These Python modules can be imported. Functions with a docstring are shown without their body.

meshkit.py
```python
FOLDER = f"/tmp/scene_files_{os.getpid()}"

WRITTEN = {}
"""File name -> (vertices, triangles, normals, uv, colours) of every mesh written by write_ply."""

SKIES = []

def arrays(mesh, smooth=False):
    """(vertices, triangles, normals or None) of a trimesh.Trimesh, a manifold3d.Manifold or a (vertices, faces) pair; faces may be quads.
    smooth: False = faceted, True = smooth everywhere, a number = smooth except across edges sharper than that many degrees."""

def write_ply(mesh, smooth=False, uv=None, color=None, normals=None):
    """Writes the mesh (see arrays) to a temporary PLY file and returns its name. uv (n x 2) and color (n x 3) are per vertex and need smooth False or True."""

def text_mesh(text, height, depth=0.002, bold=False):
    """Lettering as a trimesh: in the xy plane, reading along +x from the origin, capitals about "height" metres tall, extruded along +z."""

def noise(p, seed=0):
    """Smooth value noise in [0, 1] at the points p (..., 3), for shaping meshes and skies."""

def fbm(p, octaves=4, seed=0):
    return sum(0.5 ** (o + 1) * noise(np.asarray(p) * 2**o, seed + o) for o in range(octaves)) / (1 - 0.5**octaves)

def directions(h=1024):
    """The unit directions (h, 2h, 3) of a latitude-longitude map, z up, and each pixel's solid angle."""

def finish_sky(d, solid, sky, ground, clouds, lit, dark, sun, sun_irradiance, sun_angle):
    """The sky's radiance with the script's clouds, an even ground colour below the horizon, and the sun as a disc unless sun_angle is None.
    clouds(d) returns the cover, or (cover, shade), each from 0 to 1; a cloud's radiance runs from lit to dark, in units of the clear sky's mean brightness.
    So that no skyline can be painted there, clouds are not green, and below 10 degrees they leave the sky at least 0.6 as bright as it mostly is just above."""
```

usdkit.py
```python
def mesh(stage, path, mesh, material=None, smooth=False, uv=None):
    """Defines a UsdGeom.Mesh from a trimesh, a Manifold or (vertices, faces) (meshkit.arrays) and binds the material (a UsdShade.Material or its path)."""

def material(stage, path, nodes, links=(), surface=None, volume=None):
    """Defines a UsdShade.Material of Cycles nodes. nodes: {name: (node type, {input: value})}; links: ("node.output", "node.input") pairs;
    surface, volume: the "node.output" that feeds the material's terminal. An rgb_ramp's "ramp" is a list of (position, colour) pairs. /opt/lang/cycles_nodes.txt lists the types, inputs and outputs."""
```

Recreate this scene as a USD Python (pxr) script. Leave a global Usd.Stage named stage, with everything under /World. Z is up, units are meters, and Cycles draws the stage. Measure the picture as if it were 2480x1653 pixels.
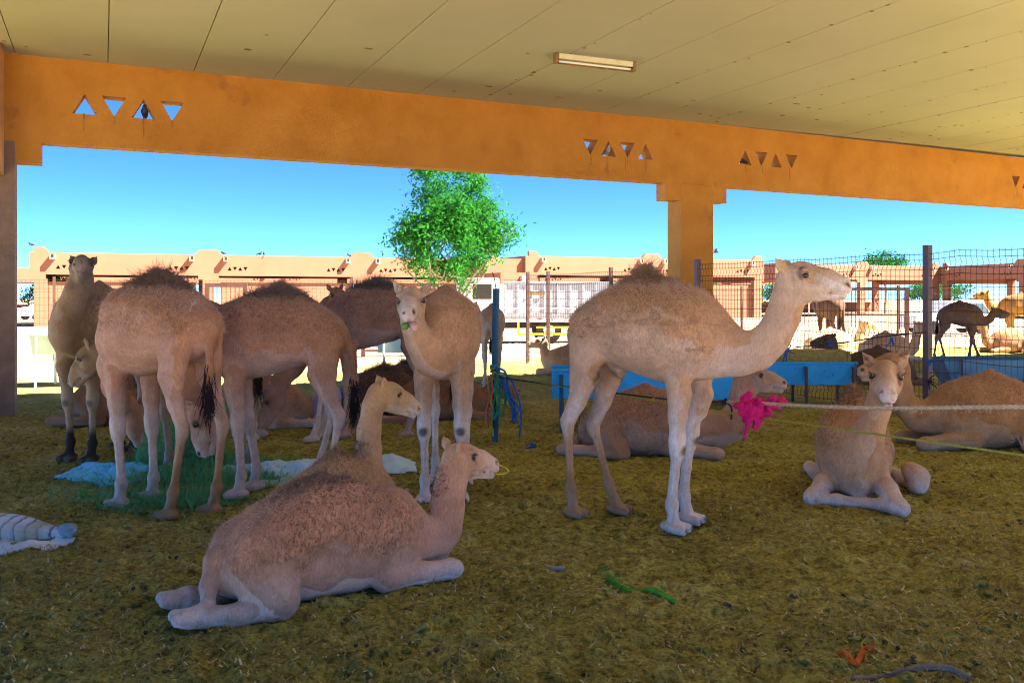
import math, random
import numpy as np
import trimesh
import shapely.geometry as sg
from shapely.ops import unary_union
import meshkit, usdkit
from pxr import Usd, UsdGeom, UsdLux, UsdShade, Gf, Sdf, Vt

stage = Usd.Stage.CreateInMemory()
UsdGeom.SetStageUpAxis(stage, UsdGeom.Tokens.z)
UsdGeom.SetStageMetersPerUnit(stage, 1.0)
world = UsdGeom.Xform.Define(stage, "/World")
stage.SetDefaultPrim(world.GetPrim())
rng = np.random.default_rng(7)
random.seed(7)

# ---------------------------------------------------------------- camera, sky, sun, exposure
FPX, HOR, CAMZ, PW, PH = 2150.0, 718.0, 1.7, 2480.0, 1653.0
cam = UsdGeom.Camera.Define(stage, "/World/camera")
cam.AddTranslateOp().Set(Gf.Vec3d(0, 0, CAMZ))
cam.AddRotateXYZOp().Set(Gf.Vec3f(90, 0, 0))
cam.CreateHorizontalApertureAttr(36.0)
cam.CreateVerticalApertureAttr(36.0 * 682 / 1024)
cam.CreateFocalLengthAttr(36.0 * FPX / PW)
cam.CreateVerticalApertureOffsetAttr(-(PH / 2 - HOR) / PW * 36.0)
cam.CreateClippingRangeAttr(Gf.Vec2f(0.05, 5000))
cam.CreateExposureAttr(4.2)

SUN = np.array([0.85, -0.16, 1.0]); SUN /= np.linalg.norm(SUN)
SUN_EL = math.asin(SUN[2]); SUN_ROT = math.atan2(SUN[0], SUN[1])
usdkit.material(stage, "/World/Looks/sky_look", {
    "sky": ("sky_texture", {"sky_type": "single_scattering", "sun_disc": False, "sun_elevation": SUN_EL, "sun_rotation": SUN_ROT,
                            "altitude": 100.0, "air_density": 0.125, "aerosol_density": 0.08, "ozone_density": 4.0}),
    "hs": ("hsv", {"saturation": 1.18, "value": 1.0, "hue": 0.5, "fac": 1.0}),
    "bg": ("background_shader", {"strength": 0.05})},
    [("sky.color", "hs.color"), ("hs.color", "bg.color")], surface="bg.background")
sky = UsdLux.DomeLight.Define(stage, "/World/sky")
UsdShade.MaterialBindingAPI.Apply(sky.GetPrim()).Bind(UsdShade.Material.Get(stage, "/World/Looks/sky_look"))
sky.GetPrim().SetCustomDataByKey("kind", "structure")
sun = UsdLux.DistantLight.Define(stage, "/World/sun")
sun.CreateNormalizeAttr(True)
sun.CreateIntensityAttr(0.6)
sun.CreateAngleAttr(0.5)
sun.CreateColorAttr(Gf.Vec3f(1.0, 0.93, 0.82))
_m = Gf.Matrix4d(); _m.SetRotate(Gf.Rotation(Gf.Vec3d(0, 0, 1), Gf.Vec3d(*map(float, SUN))))
sun.AddTransformOp().Set(_m)

# ---------------------------------------------------------------- helpers
_used = {}
def free_name(parent, name):
    k = (parent, name); n = _used.get(k, 0); _used[k] = n + 1
    return name if n == 0 else f"{name}_{n:03d}"

def tag(prim, label=None, cat=None, group=None, kind=None):
    prim = prim.GetPrim() if hasattr(prim, "GetPrim") else prim
    for k, v in (("label", label), ("category", cat), ("group", group), ("kind", kind)):
        if v: prim.SetCustomDataByKey(k, v)
    return prim

def thing(name, label, cat, loc=(0, 0, 0), yaw=0.0, group=None, kind=None):
    x = UsdGeom.Xform.Define(stage, "/World/" + free_name("/World", name))
    x.AddTranslateOp().Set(Gf.Vec3d(*map(float, loc)))
    if yaw: x.AddRotateZOp().Set(float(yaw))
    return tag(x.GetPrim(), label, cat, group, kind)

def part(parent, name, mesh, mat, smooth=False, label=None, kind=None):
    p = parent if isinstance(parent, str) else str(parent.GetPath())
    m = usdkit.mesh(stage, f"{p}/{free_name(p, name)}", mesh, mat, smooth=smooth)
    if label or kind: tag(m, label, None, None, kind)
    return m

def single(name, mesh, mat, label, cat, smooth=False, group=None, kind=None):
    m = part("/World", name, mesh, mat, smooth)
    tag(m, label, cat, group, kind)
    return m

cat = trimesh.util.concatenate
def box(x0, x1, y0, y1, z0, z1):
    b = trimesh.creation.box([x1 - x0, y1 - y0, z1 - z0]); b.apply_translation([(x0 + x1) / 2, (y0 + y1) / 2, (z0 + z1) / 2]); return b

def rotz(m, deg):
    m.apply_transform(trimesh.transformations.rotation_matrix(math.radians(deg), [0, 0, 1])); return m
def move(m, *t):
    m.apply_translation(t); return m

def tube(pts, r, n=6, caps=True, squash=1.0):
    """tube along a polyline, r scalar or per-point"""
    pts = np.asarray(pts, float); k = len(pts); r = np.broadcast_to(np.asarray(r, float), (k,))
    t = np.gradient(pts, axis=0); t /= np.linalg.norm(t, axis=1, keepdims=True) + 1e-12
    up = np.array([0, 0, 1.0]) if abs(t[0, 2]) < .9 else np.array([1.0, 0, 0])
    V = []
    for i in range(k):
        a = np.cross(t[i], up); a /= np.linalg.norm(a) + 1e-12; b = np.cross(a, t[i]); up = b
        th = np.linspace(0, 2 * np.pi, n, endpoint=False)
        V.append(pts[i] + r[i] * (np.cos(th)[:, None] * a + squash * np.sin(th)[:, None] * b))
    V = np.vstack(V); Fc = []
    for i in range(k - 1):
        for j in range(n):
            a, b = i * n + j, i * n + (j + 1) % n
            Fc += [[a, b, b + n], [a, b + n, a + n]]
    if caps:
        V = np.vstack([V, pts[0], pts[-1]]); c0, c1 = len(V) - 2, len(V) - 1
        for j in range(n):
            Fc += [[c0, (j + 1) % n, j], [c1, (k - 1) * n + j, (k - 1) * n + (j + 1) % n]]
    return trimesh.Trimesh(V, np.array(Fc)[:, ::-1], process=False)

def catmull(pts, n=8):
    pts = np.asarray(pts, float); P = np.vstack([2 * pts[0] - pts[1], pts, 2 * pts[-1] - pts[-2]]); out = []
    for i in range(1, len(P) - 2):
        for t in np.linspace(0, 1, n, endpoint=False):
            a, b, c, d = P[i - 1], P[i], P[i + 1], P[i + 2]
            out.append(.5 * (2 * b + (c - a) * t + (2 * a - 5 * b + 4 * c - d) * t * t + (3 * b - a - 3 * c + d) * t ** 3))
    out.append(pts[-1]); return np.array(out)

def extrude(poly, h):
    parts = [trimesh.creation.extrude_polygon(g, h, engine="earcut") for g in (poly.geoms if hasattr(poly, "geoms") else [poly])]
    return cat(parts)

def px(u, v, y):
    """world point seen at photo pixel (u, v) at depth y"""
    return np.array([(u - PW / 2) / FPX * y, y, CAMZ - (v - HOR) / FPX * y])
def gpx(u, v, z=0.0):
    y = (CAMZ - z) * FPX / (v - HOR); return np.array([(u - PW / 2) / FPX * y, y, z])

# ---------------------------------------------------------------- materials
LK = "/World/Looks/"
def surf(name, col, rough=0.8, var=0.25, scale=3.0, bump=0.3, bscale=40.0, bdist=0.01, spec=0.3, metal=0.0, col2=None, detail=5.0, sheen=0.0, object_space=True, stain=None):
    """one colour (or two) mottled by noise, with a fine bump"""
    c2 = col2 or tuple(c * (1 - var) for c in col)
    nodes = {"tc": ("texture_coordinate", {}) if object_space else ("geometry", {}),
             "n": ("noise_texture", {"scale": scale, "detail": detail, "roughness": 0.6}),
             "r": ("rgb_ramp", {"ramp": [(0.3, c2), (0.7, col)]}),
             "n2": ("noise_texture", {"scale": bscale, "detail": 4.0, "roughness": 0.65}),
             "b": ("bump", {"strength": bump, "distance": bdist}),
             "p": ("principled_bsdf", {"roughness": rough, "specular_ior_level": spec, "metallic": metal, "sheen_weight": sheen})}
    out = "tc.object" if object_space else "tc.position"
    links = [(out, "n.vector"), (out, "n2.vector"), ("n.fac", "r.fac"), ("n2.fac", "b.height"), ("b.normal", "p.normal")]
    last = "r.color"
    if stain:
        nodes["sn"] = ("noise_texture", {"scale": stain[1], "detail": 6.0, "roughness": 0.7})
        nodes["sr"] = ("rgb_ramp", {"ramp": [(stain[2], (0, 0, 0)), (stain[2] + .1, (1, 1, 1))]})
        nodes["sm"] = ("mix_color", {"b": stain[0]})
        links += [(out, "sn.vector"), ("sn.fac", "sr.fac"), ("sr.color", "sm.fac"), (last, "sm.a")]
        last = "sm.result"
    links.append((last, "p.base_color"))
    return usdkit.material(stage, LK + name, nodes, links, surface="p.BSDF")

M = {}
M["ochre"] = surf("ochre_plaster", (.47, .20, .032), .9, col2=(.37, .145, .018), scale=1.6, bump=.6, bscale=70, bdist=.008, stain=((.30, .12, .03), 1.3, .60))
M["ochre_in"] = surf("ochre_reveal", (.52, .27, .12), .9, var=.3, scale=5, bump=.4, bscale=90, bdist=.005)
M["peach"] = surf("peach_plaster", (.30, .132, .074), .9, col2=(.255, .11, .06), scale=.5, bump=.3, bscale=30, bdist=.01)
M["panel"] = surf("ceiling_panel", (.43, .415, .445), .75, col2=(.38, .36, .385), scale=.35, bump=.12, bscale=25, bdist=.004, stain=((.16, .10, .05), 2.3, .74))
M["joint"] = surf("ceiling_batten", (.34, .28, .19), .8)
M["brownpaint"] = surf("brown_paint", (.11, .05, .035), .45, var=.35, scale=6, bump=.15, stain=((.16, .07, .03), 8, .62))
M["pipebrown"] = surf("pillar_boards", (.24, .145, .10), .7, var=.35, scale=4)
M["wire"] = surf("fence_wire", (.07, .035, .025), .6, var=.2)
M["white"] = surf("white_paint", (.78, .77, .74), .5, var=.12)
M["cream"] = surf("cream_enamel", (.70, .64, .46), .45, var=.18, scale=6, stain=((.25, .13, .04), 9, .6))
M["rust"] = surf("rusty_metal", (.28, .15, .06), .7, var=.5, scale=14, bump=.3)
M["black"] = surf("black_rubber", (.012, .012, .013), .6, var=.2)
M["dark"] = surf("dark_gap", (.03, .025, .02), .9)
M["blue_paint"] = surf("blue_trough_paint", (.045, .37, .58), .45, col2=(.03, .29, .48), scale=5, stain=((.05, .13, .17), 9, .6))
M["blue_steel"] = surf("blue_steel", (.02, .10, .16), .5, var=.4, scale=8, stain=((.10, .06, .03), 10, .62))
M["tarp_blue"] = surf("grey_blue_sheet", (.045, .16, .25), .5, var=.25, scale=3)
M["pale_green"] = surf("pale_green_trough", (.55, .66, .50), .45, var=.15, scale=4)
M["silver"] = surf("silver_truck_side", (.55, .58, .62), .38, var=.2, scale=3, metal=.35, bump=.05)
M["hi_yellow"] = surf("yellow_reflective", (.8, .62, .03), .4, var=.1)
M["trunk"] = surf("tree_bark", (.42, .34, .26), .9, var=.4, scale=9, bump=.6)
M["bird"] = surf("dark_feathers", (.035, .035, .05), .7, var=.5, scale=20)
M["bird2"] = surf("pale_feathers", (.42, .36, .32), .7, var=.55, scale=14)
M["sand"] = None
# ================================================================ the shed: beam, pillars, roof
PL, PR = np.array([-7.15, 12.5]), np.array([3.63, 17.47])
DL = (PR - PL) / np.linalg.norm(PR - PL); NL = np.array([-DL[1], DL[0]])
LBAY = float(np.linalg.norm(PR - PL))
PS = np.array([12.7, 22.0]); DR = (PS - PR) / np.linalg.norm(PS - PR)
ANG_L, ANG_R = math.degrees(math.atan2(DL[1], DL[0])), math.degrees(math.atan2(DR[1], DR[0]))
CEIL, BEAMZ, TH = 5.13, 3.90, 0.30
def s_at(u, P, D):
    k = (u - PW / 2) / FPX
    return (k * P[1] - P[0]) / (D[0] - k * D[1])

TRI_W, TRI_H, TRI_Z = .33, .29, 4.50
def tri(s, up, z=TRI_Z):
    a = TRI_H / 2
    return sg.Polygon([(s - TRI_W / 2, z - a), (s + TRI_W / 2, z - a), (s, z + a)]) if up else sg.Polygon([(s - TRI_W / 2, z + a), (s + TRI_W / 2, z + a), (s, z - a)])

def to_frame(mesh, P, ang):
    """extruded (s, z, depth) -> world, depth running away from the camera"""
    V = mesh.vertices.copy(); mesh.vertices = np.stack([V[:, 0], V[:, 2], V[:, 1]], 1)
    mesh.faces = mesh.faces[:, ::-1]
    rotz(mesh, ang); return move(mesh, P[0], P[1], 0)

shed = thing("market_shed", "ochre plastered shed with flat panelled ceiling, roofing the foreground camels", "shed")
PILW = .79
sR0 = s_at(1648, PL, DL)                                        # left edge of the right pillar, along the left bay
sLp = s_at(36, PL, DL)                                          # right edge of the left pillar
left_poly = sg.box(sLp - 3.2, BEAMZ, LBAY + .18, CEIL).union(sg.box(sLp - .02, BEAMZ - .30, sLp + .33, BEAMZ + .01)).union(sg.box(sR0 - .36, BEAMZ - .33, sR0 + .01, BEAMZ + .01))
sl_mid = [s_at(u, PL, DL) for u in (205, 276.5, 348, 417)]
sr_mid = [s_at(u, PL, DL) for u in (1429.6, 1474, 1520, 1564)]
holes = [tri(s, k % 2 == 0) for k, s in enumerate(sl_mid)] + [tri(s, k % 2 == 1, 4.47) for k, s in enumerate(sr_mid)]
part(shed, "beam", to_frame(extrude(left_poly.difference(unary_union(holes)), TH), PL, ANG_L), M["ochre"])
RL = 26.0
rr = [s_at(u, PR, DR) for u in (1805, 1844, 1879, 1917)]; rr2 = [s_at(2460, PR, DR) + .41 * k for k in range(4)]
p_end = s_at(1727, PR, DR)
right_poly = sg.box(.184, BEAMZ, RL, CEIL).union(sg.box(p_end - .02, BEAMZ - .33, p_end + .34, BEAMZ + .01))
holes_r = [tri(s, k % 2 == 0, 4.52) for k, s in enumerate(rr)] + [tri(s, k % 2 == 1, 4.52) for k, s in enumerate(rr2)]
part(shed, "beam", to_frame(extrude(right_poly.difference(unary_union(holes_r)), TH), PR, ANG_R), M["ochre"])
# pillars stand flush under the beam, butted to it
pil = box(0, PILW, -.002, TH + .12, 0, BEAMZ - .002); part(shed, "pillar", move(rotz(pil, ANG_L + 1), *(PL + DL * sR0), 0), M["ochre"])
pil = box(sLp - .26, sLp, -.004, TH + .05, 0, BEAMZ - .002); part(shed, "pillar", move(rotz(pil, ANG_L), *PL, 0), M["pipebrown"])
pil = box(sLp - .52, sLp - .285, -.05, TH + .05, 0, BEAMZ - .002); part(shed, "pillar", move(rotz(pil, ANG_L), *PL, 0), M["pipebrown"])
sfar = s_at(10, PL, DL)
pil = box(sfar - 1.2, sfar, -.55, -.006, BEAMZ - .5, CEIL - .002); part(shed, "pilaster", move(rotz(pil, ANG_L), *PL, 0), M["ochre_in"])
pil = box(11.9, 12.6, .002, TH + .1, 0, BEAMZ - .002); part(shed, "pillar", move(rotz(pil, ANG_R), *PR, 0), M["ochre"])
# ceiling panels, each 1.2 m wide, running from the beam towards the camera side
s0 = s_at(272, PL, DL) - .06
PANW, QBACK, DROP = 1.19, 14.3, .018
pw_l, pw_r = [], []
k0 = -4
rs = np.random.default_rng(3)
# the roof's far eave steps back from the yard behind the photographer: it reaches as far as the shade on the ground shows
shade = []
for yy in np.linspace(3.6, 17, 60):
    for xx in np.linspace(-.60 * yy - .3, .60 * yy + .3, 60):
        p = np.array([xx, yy]) + SUN[:2] / SUN[2] * CEIL - PL
        if yy < 12.5 + (xx + 7.15) * .467: shade.append((p @ DL, p @ NL))
        if yy > 9.6: shade.append(((np.array([xx, yy]) - PL) @ DL, (np.array([xx, yy]) - PL) @ NL))
shade = np.array(shade)
decks = []
for k in range(k0, 34):
    a, b = s0 + k * PANW + .006, s0 + (k + 1) * PANW - .006
    dz = rs.uniform(0, .006)
    sel = shade[(shade[:, 0] > a - .8) & (shade[:, 0] < b + .8), 1]
    qb = min(max(-(sel.min() if len(sel) else -3.5) + .5, 3.0), 14.9)
    m = box(a, b, -qb, -.003, CEIL + dz, CEIL + .03 + dz)
    part(shed, "ceiling_panel", move(rotz(m, ANG_L), *PL, 0), M["panel"])
    decks.append(box(a - .006, b + .006, -qb - .02, TH + .25, CEIL + .06, CEIL + .16))
part(shed, "roof_deck", move(rotz(cat(decks), ANG_L), *PL, 0), M["joint"])
# rows of fixing screws rusting through the panels near a few joints
scr = []
for k in (5, 7, 9, 10, 11, 12, 13, 14, 16):
    for j in range(26):
        if rs.random() < .55:
            q = -.25 - j * .28 + rs.uniform(-.05, .05)
            r = rs.uniform(.007, .022)
            c = trimesh.creation.cylinder(r, .004, sections=7); c.apply_scale([rs.uniform(.8, 2.2), rs.uniform(.8, 2), 1])
            move(c, s0 + k * PANW + rs.normal(0, .03), q, CEIL - .001); scr.append(c)
for k in range(46):
    c = trimesh.creation.cylinder(rs.uniform(.012, .035), .004, sections=8); c.apply_scale([rs.uniform(1, 2.5), rs.uniform(.6, 1.2), 1])
    move(c, rs.uniform(-2, 22), -rs.gamma(1.3, .9) - .15, CEIL - .001); scr.append(c)
part(shed, "rust_spots", move(rotz(cat(scr), ANG_L), *PL, 0), M["rust"], kind="stuff")
# streaks below the triangular openings are dried run-off, drawn as thin crusts
st = []
for P, A, lst, z in ((PL, ANG_L, sl_mid, 4.5), (PL, ANG_L, sr_mid, 4.47), (PR, ANG_R, rr, 4.52), (PR, ANG_R, rr2, 4.52)):
    for k, s in enumerate(lst):
        for j in range(2):
            if rs.random() < .45: continue
            L_ = rs.uniform(.08, .30); w = rs.uniform(.006, .014); ds = rs.uniform(-.05, .05) if j else 0
            b = box(s + ds - w / 2, s + ds + w / 2, -.0035, -.001, z - TRI_H / 2 - L_, z - TRI_H / 2 + .01)
            st.append(move(rotz(b, A), *P, 0))
part(shed, "runoff_streaks", cat(st), M["rust"], kind="stuff")

# ceiling lamp (unlit tube)
lamp = thing("ceiling_lamp", "rusty unlit fluorescent batten lamp fixed under the ceiling panels", "lamp", (1.2, 12.78, CEIL), ANG_L - 2)
part(lamp, "lamp_housing", box(-.60, .60, -.045, .045, -.075, -.002), M["cream"])
part(lamp, "lamp_tube", tube([(-.585, 0, -.105), (.585, 0, -.105)], .016, 10), M["white"], 40)
for s in (-1, 1):
    part(lamp, "end_cap", box(s * .625 - .024, s * .625 + .024, -.05, .05, -.135, -.002), M["rust"])
part(lamp, "reflector_strip", box(-.6, .6, .05, .056, -.13, -.01), M["rust"])

# ================================================================ ground
def fbm(p, **k): return meshkit.fbm(p, **k)
def lines(lo, a, b, hi, step, n):
    near = np.arange(a, b + 1e-6, step)
    g = np.geomspace(step * 1.5, hi - b, n) + b; l = a - np.geomspace(step * 1.5, a - lo, n)[::-1]
    return np.concatenate([l, near, g])
gx = lines(-420, -5.4, 6.6, 420, .03, 38); gy = lines(-60, 3.3, 12.5, 700, .03, 48)
X, Y = np.meshgrid(gx, gy, indexing="ij")
def smoothstep(x): x = np.clip(x, 0, 1); return x * x * (3 - 2 * x)
def ground_height(X, Y):
    P = np.stack([X, Y, np.zeros_like(X)], -1).reshape(-1, 3)
    n1 = np.asarray(meshkit.noise(P * 1.1, seed=3)).reshape(X.shape); n2 = np.asarray(meshkit.noise(P * 4.3, seed=5)).reshape(X.shape); n3 = np.asarray(meshkit.noise(P * 10.0, seed=9)).reshape(X.shape); n4 = np.asarray(meshkit.noise(P * 19.0, seed=10)).reshape(X.shape)
    z = (n1 - np.mean(n1)) * .03 + (n2 - np.mean(n2)) * .030 + (n3 - np.mean(n3)) * .030 + (np.maximum(n4, .45) - .5) * .034
    z = z * np.exp(-np.maximum(Y - 20, 0) / 20)
    return z - .45 * smoothstep((Y - 26) / 34)
Z = ground_height(X, Y)
_hr = np.random.default_rng(19)
for _ in range(1500):                                            # hoof prints: a dished pad with a pushed-up rim
    hy = 3.4 + 9.0 * _hr.uniform() ** 1.3; hx_ = _hr.uniform(-.6, .6) * hy; R0 = _hr.uniform(.055, .10)
    i0, i1 = np.searchsorted(gx, [hx_ - .25, hx_ + .25]); j0, j1 = np.searchsorted(gy, [hy - .25, hy + .25])
    dd_ = np.hypot(X[i0:i1, j0:j1] - hx_, (Y[i0:i1, j0:j1] - hy) * 1.15) / R0
    Z[i0:i1, j0:j1] += _hr.uniform(.5, 1.0) * (-.022 * np.exp(-dd_ ** 4) + .012 * np.exp(-((dd_ - 1.35) / .35) ** 2))
nx, ny = X.shape
idx = np.arange(nx * ny).reshape(nx, ny)
quads = np.stack([idx[:-1, :-1], idx[1:, :-1], idx[1:, 1:], idx[:-1, 1:]], -1).reshape(-1, 4)
gmat = usdkit.material(stage, LK + "ground_look", {
    "g": ("geometry", {}),
    "sep": ("separate_xyz", {}),
    "q": ("math", {"math_type": "multiply_add", "value2": -.5, "value3": 0.0}),      # y - 0.47 x : distance beyond the beam
    "edge": ("noise_texture", {"scale": .5, "detail": 4.0}),
    "e2": ("math", {"math_type": "multiply_add", "value2": 5.0}),
    "qq": ("math", {"math_type": "add"}),
    "near": ("map_range", {"range_type": "smoothstep", "from_min": -1.6, "from_max": 1.2, "to_min": 1.0, "to_max": 0.0, "clamp": True}),
    "yard": ("math", {"math_type": "maximum"}),
    "far": ("map_range", {"range_type": "smoothstep", "from_min": 22.5, "from_max": 29.0, "to_min": 0.0, "to_max": 1.0, "clamp": True}),
    "n1": ("noise_texture", {"scale": 1.1, "detail": 6.0, "roughness": .65}),
    "n2": ("noise_texture", {"scale": 16.0, "detail": 8.0, "roughness": .7}),
    "n3": ("noise_texture", {"scale": 75.0, "detail": 3.0, "roughness": .7}),
    "r1": ("rgb_ramp", {"ramp": [(.26, (.22, .172, .038)), (.5, (.38, .325, .066)), (.74, (.55, .49, .16))]}),
    "r2": ("rgb_ramp", {"ramp": [(.36, (.38, .34, .28)), (.5, (.9, .9, .9)), (.68, (1.35, 1.3, 1.1))]}),
    "m1": ("mix_color", {"blend_type": "multiply", "fac": 1.0, "use_clamp": False}),
    "r3": ("rgb_ramp", {"ramp": [(.62, (0, 0, 0)), (.72, (1, 1, 1))]}),
    "straw": ("mix_color", {"b": (.50, .41, .14)}),
    "rs": ("rgb_ramp", {"ramp": [(.3, (.31, .21, .13)), (.7, (.41, .305, .205))]}),
    "mx": ("mix_color", {}),
    "bh": ("math", {"math_type": "multiply_add", "value2": 1.0}),
    "n5": ("noise_texture", {"scale": 42.0, "detail": 5.0, "roughness": .75}),
    "r5": ("rgb_ramp", {"ramp": [(.34, (.40, .38, .34)), (.5, (.95, .95, .93)), (.66, (1.38, 1.34, 1.15))]}),
    "m5": ("mix_color", {"blend_type": "multiply", "fac": 1.0, "use_clamp": False}),
    "b": ("bump", {"strength": .8, "distance": .035}),
    "p": ("principled_bsdf", {"roughness": .95, "specular_ior_level": .12})},
    [("g.position", "sep.vector"), ("sep.x", "q.value1"), ("sep.y", "q.value3"), ("g.position", "edge.vector"), ("edge.fac", "e2.value1"), ("q.value", "e2.value3"),
     ("e2.value", "far.value"), ("g.position", "n1.vector"), ("g.position", "n2.vector"), ("g.position", "n3.vector"),
     ("n1.fac", "r1.fac"), ("n2.fac", "r2.fac"), ("r1.color", "m1.a"), ("r2.color", "m1.b"), ("n3.fac", "r3.fac"), ("r3.color", "straw.fac"), ("g.position", "n5.vector"), ("n5.fac", "r5.fac"), ("m1.result", "m5.a"), ("r5.color", "m5.b"), ("m5.result", "straw.a"),
     ("n1.fac", "rs.fac"), ("q.value", "near.value"), ("far.result", "yard.value1"), ("near.result", "yard.value2"), ("yard.value", "mx.fac"), ("straw.result", "mx.a"), ("rs.color", "mx.b"), ("mx.result", "p.base_color"),
     ("n2.fac", "bh.value1"), ("n5.fac", "bh.value3"), ("bh.value", "b.height"), ("b.normal", "p.normal")], surface="p.BSDF")
ground = part("/World", "ground", (np.stack([X, Y, Z], -1).reshape(-1, 3), quads), gmat, True)
tag(ground, kind="structure")
from scipy.interpolate import RegularGridInterpolator
_gi = RegularGridInterpolator((gx, gy), Z, bounds_error=False, fill_value=0)
def gz(x, y): return _gi(np.stack([np.asarray(x, float), np.asarray(y, float)], -1))

# ================================================================ far market halls
def hall(name, label, P0, ang, nbay, base, end0=True, end1=True, back=True, depth=9.0, mat=None, low=1.2):
    """one row of the market: a beam with gables, spouts and triangles on pillars, and the same again behind"""
    h = thing(name, label, "building", (P0[0], P0[1], base), ang, group="market halls of the same build")
    B, top, lint = 11.87, 5.35, 3.75
    L = B * nbay
    def gable(c, w0=.62, w1=1.02, hh=.62): return sg.Polygon([(c - w1, top - .01), (c - w0, top + hh), (c + w0, top + hh), (c + w1, top - .01)])
    poly = sg.box(0, lint, L, top)
    for k in range(nbay + 1):
        c = min(max(k * B, 0), L)
        g = gable(c, hh=.40).intersection(sg.box(-.0, 0, L, 9)); poly = poly.union(g)
        for s in (-1, 1):
            if 0 < c + s * 1.0 < L: poly = poly.union(sg.box(max(c + (0 if s > 0 else -1.0) * .75, 0), lint - .3, min(c + (1.0 if s > 0 else 0) * .75, L), lint + .01))
    hol = []
    for k in range(nbay + 1):
        for s in (-1, 1):
            for j in range(4):
                c = k * B + s * (1.55 + .39 * j)
                if .5 < c < L - .5: hol.append(tri(c, (j % 2 == 0) if s > 0 else (j % 2 == 1), 4.30))
    f = extrude(poly.difference(unary_union(hol)), .3)
    V = f.vertices.copy(); f.vertices = np.stack([V[:, 0], V[:, 2], V[:, 1]], 1); f.faces = f.faces[:, ::-1]
    mat = mat or M["peach"]
    part(h, "front_wall", f, mat)
    for k in range(nbay + 1):
        c = min(max(k * B, .42), L - .42)
        part(h, "pillar", box(c - .42, c + .42, -.003, .45, 0, lint - .302), mat)
        for s in (-1, 1):
            cs = k * B + s * 1.22
            if .3 < cs < L - .3:
                sp = cat([box(cs - .17, cs + .17, -.42, -.001, top - .50, top - .42), box(cs - .17, cs - .10, -.42, -.001, top - .419, top - .15), box(cs + .10, cs + .17, -.42, -.001, top - .419, top - .15)])
                spm = part(h, "water_spout", sp, M["spout"])
                part(spm, "spout_mouth", box(cs - .099, cs + .099, -.40, -.002, top - .418, top - .16), M["dark"])
    # rear wall with the same openings, roof between
    part(h, "roof", box(0, L, .302, depth - .302, 5.05, 5.2), mat)
    rear = sg.box(0, lint, L, top)
    fr = extrude(rear, .3); V = fr.vertices.copy(); fr.vertices = np.stack([V[:, 0], V[:, 2] + depth - .3, V[:, 1]], 1); fr.faces = fr.faces[:, ::-1]
    part(h, "rear_wall", fr, mat)
    for k in range(nbay + 1):
        c = min(max(k * B, .42), L - .42)
        part(h, "pillar", box(c - .42, c + .42, depth - .4, depth - .001, 0, lint - .002), mat)
    for e, x in ((end0, 0), (end1, L)):
        if e:
            part(h, "side_wall", box(x - .3 if x == 0 else x + .002, x - .002 if x == 0 else x + .3, .0, depth, lint - .4, top + .001), mat)
    for k in range(nbay):          # low wall in each bay
        part(h, "low_wall", box(k * B + .9, k * B + B - .9, .36 if low > 2 else depth - .25, .50 if low > 2 else depth - .05, 0, low), mat)
    return h
M["spout"] = surf("spout_plaster", (.52, .38, .26), .85, var=.15, scale=2)
M["coping"] = surf("pale_coping", (.76, .62, .48), .85, var=.1)
y0 = 63.7; a = np.radians(21.4)
P1 = (-.5386 * y0, y0)
hall("market_hall", "long peach market hall on the left, behind the standing herd and the tree", P1, 21.4, 3, -.45, low=3.25)
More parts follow.
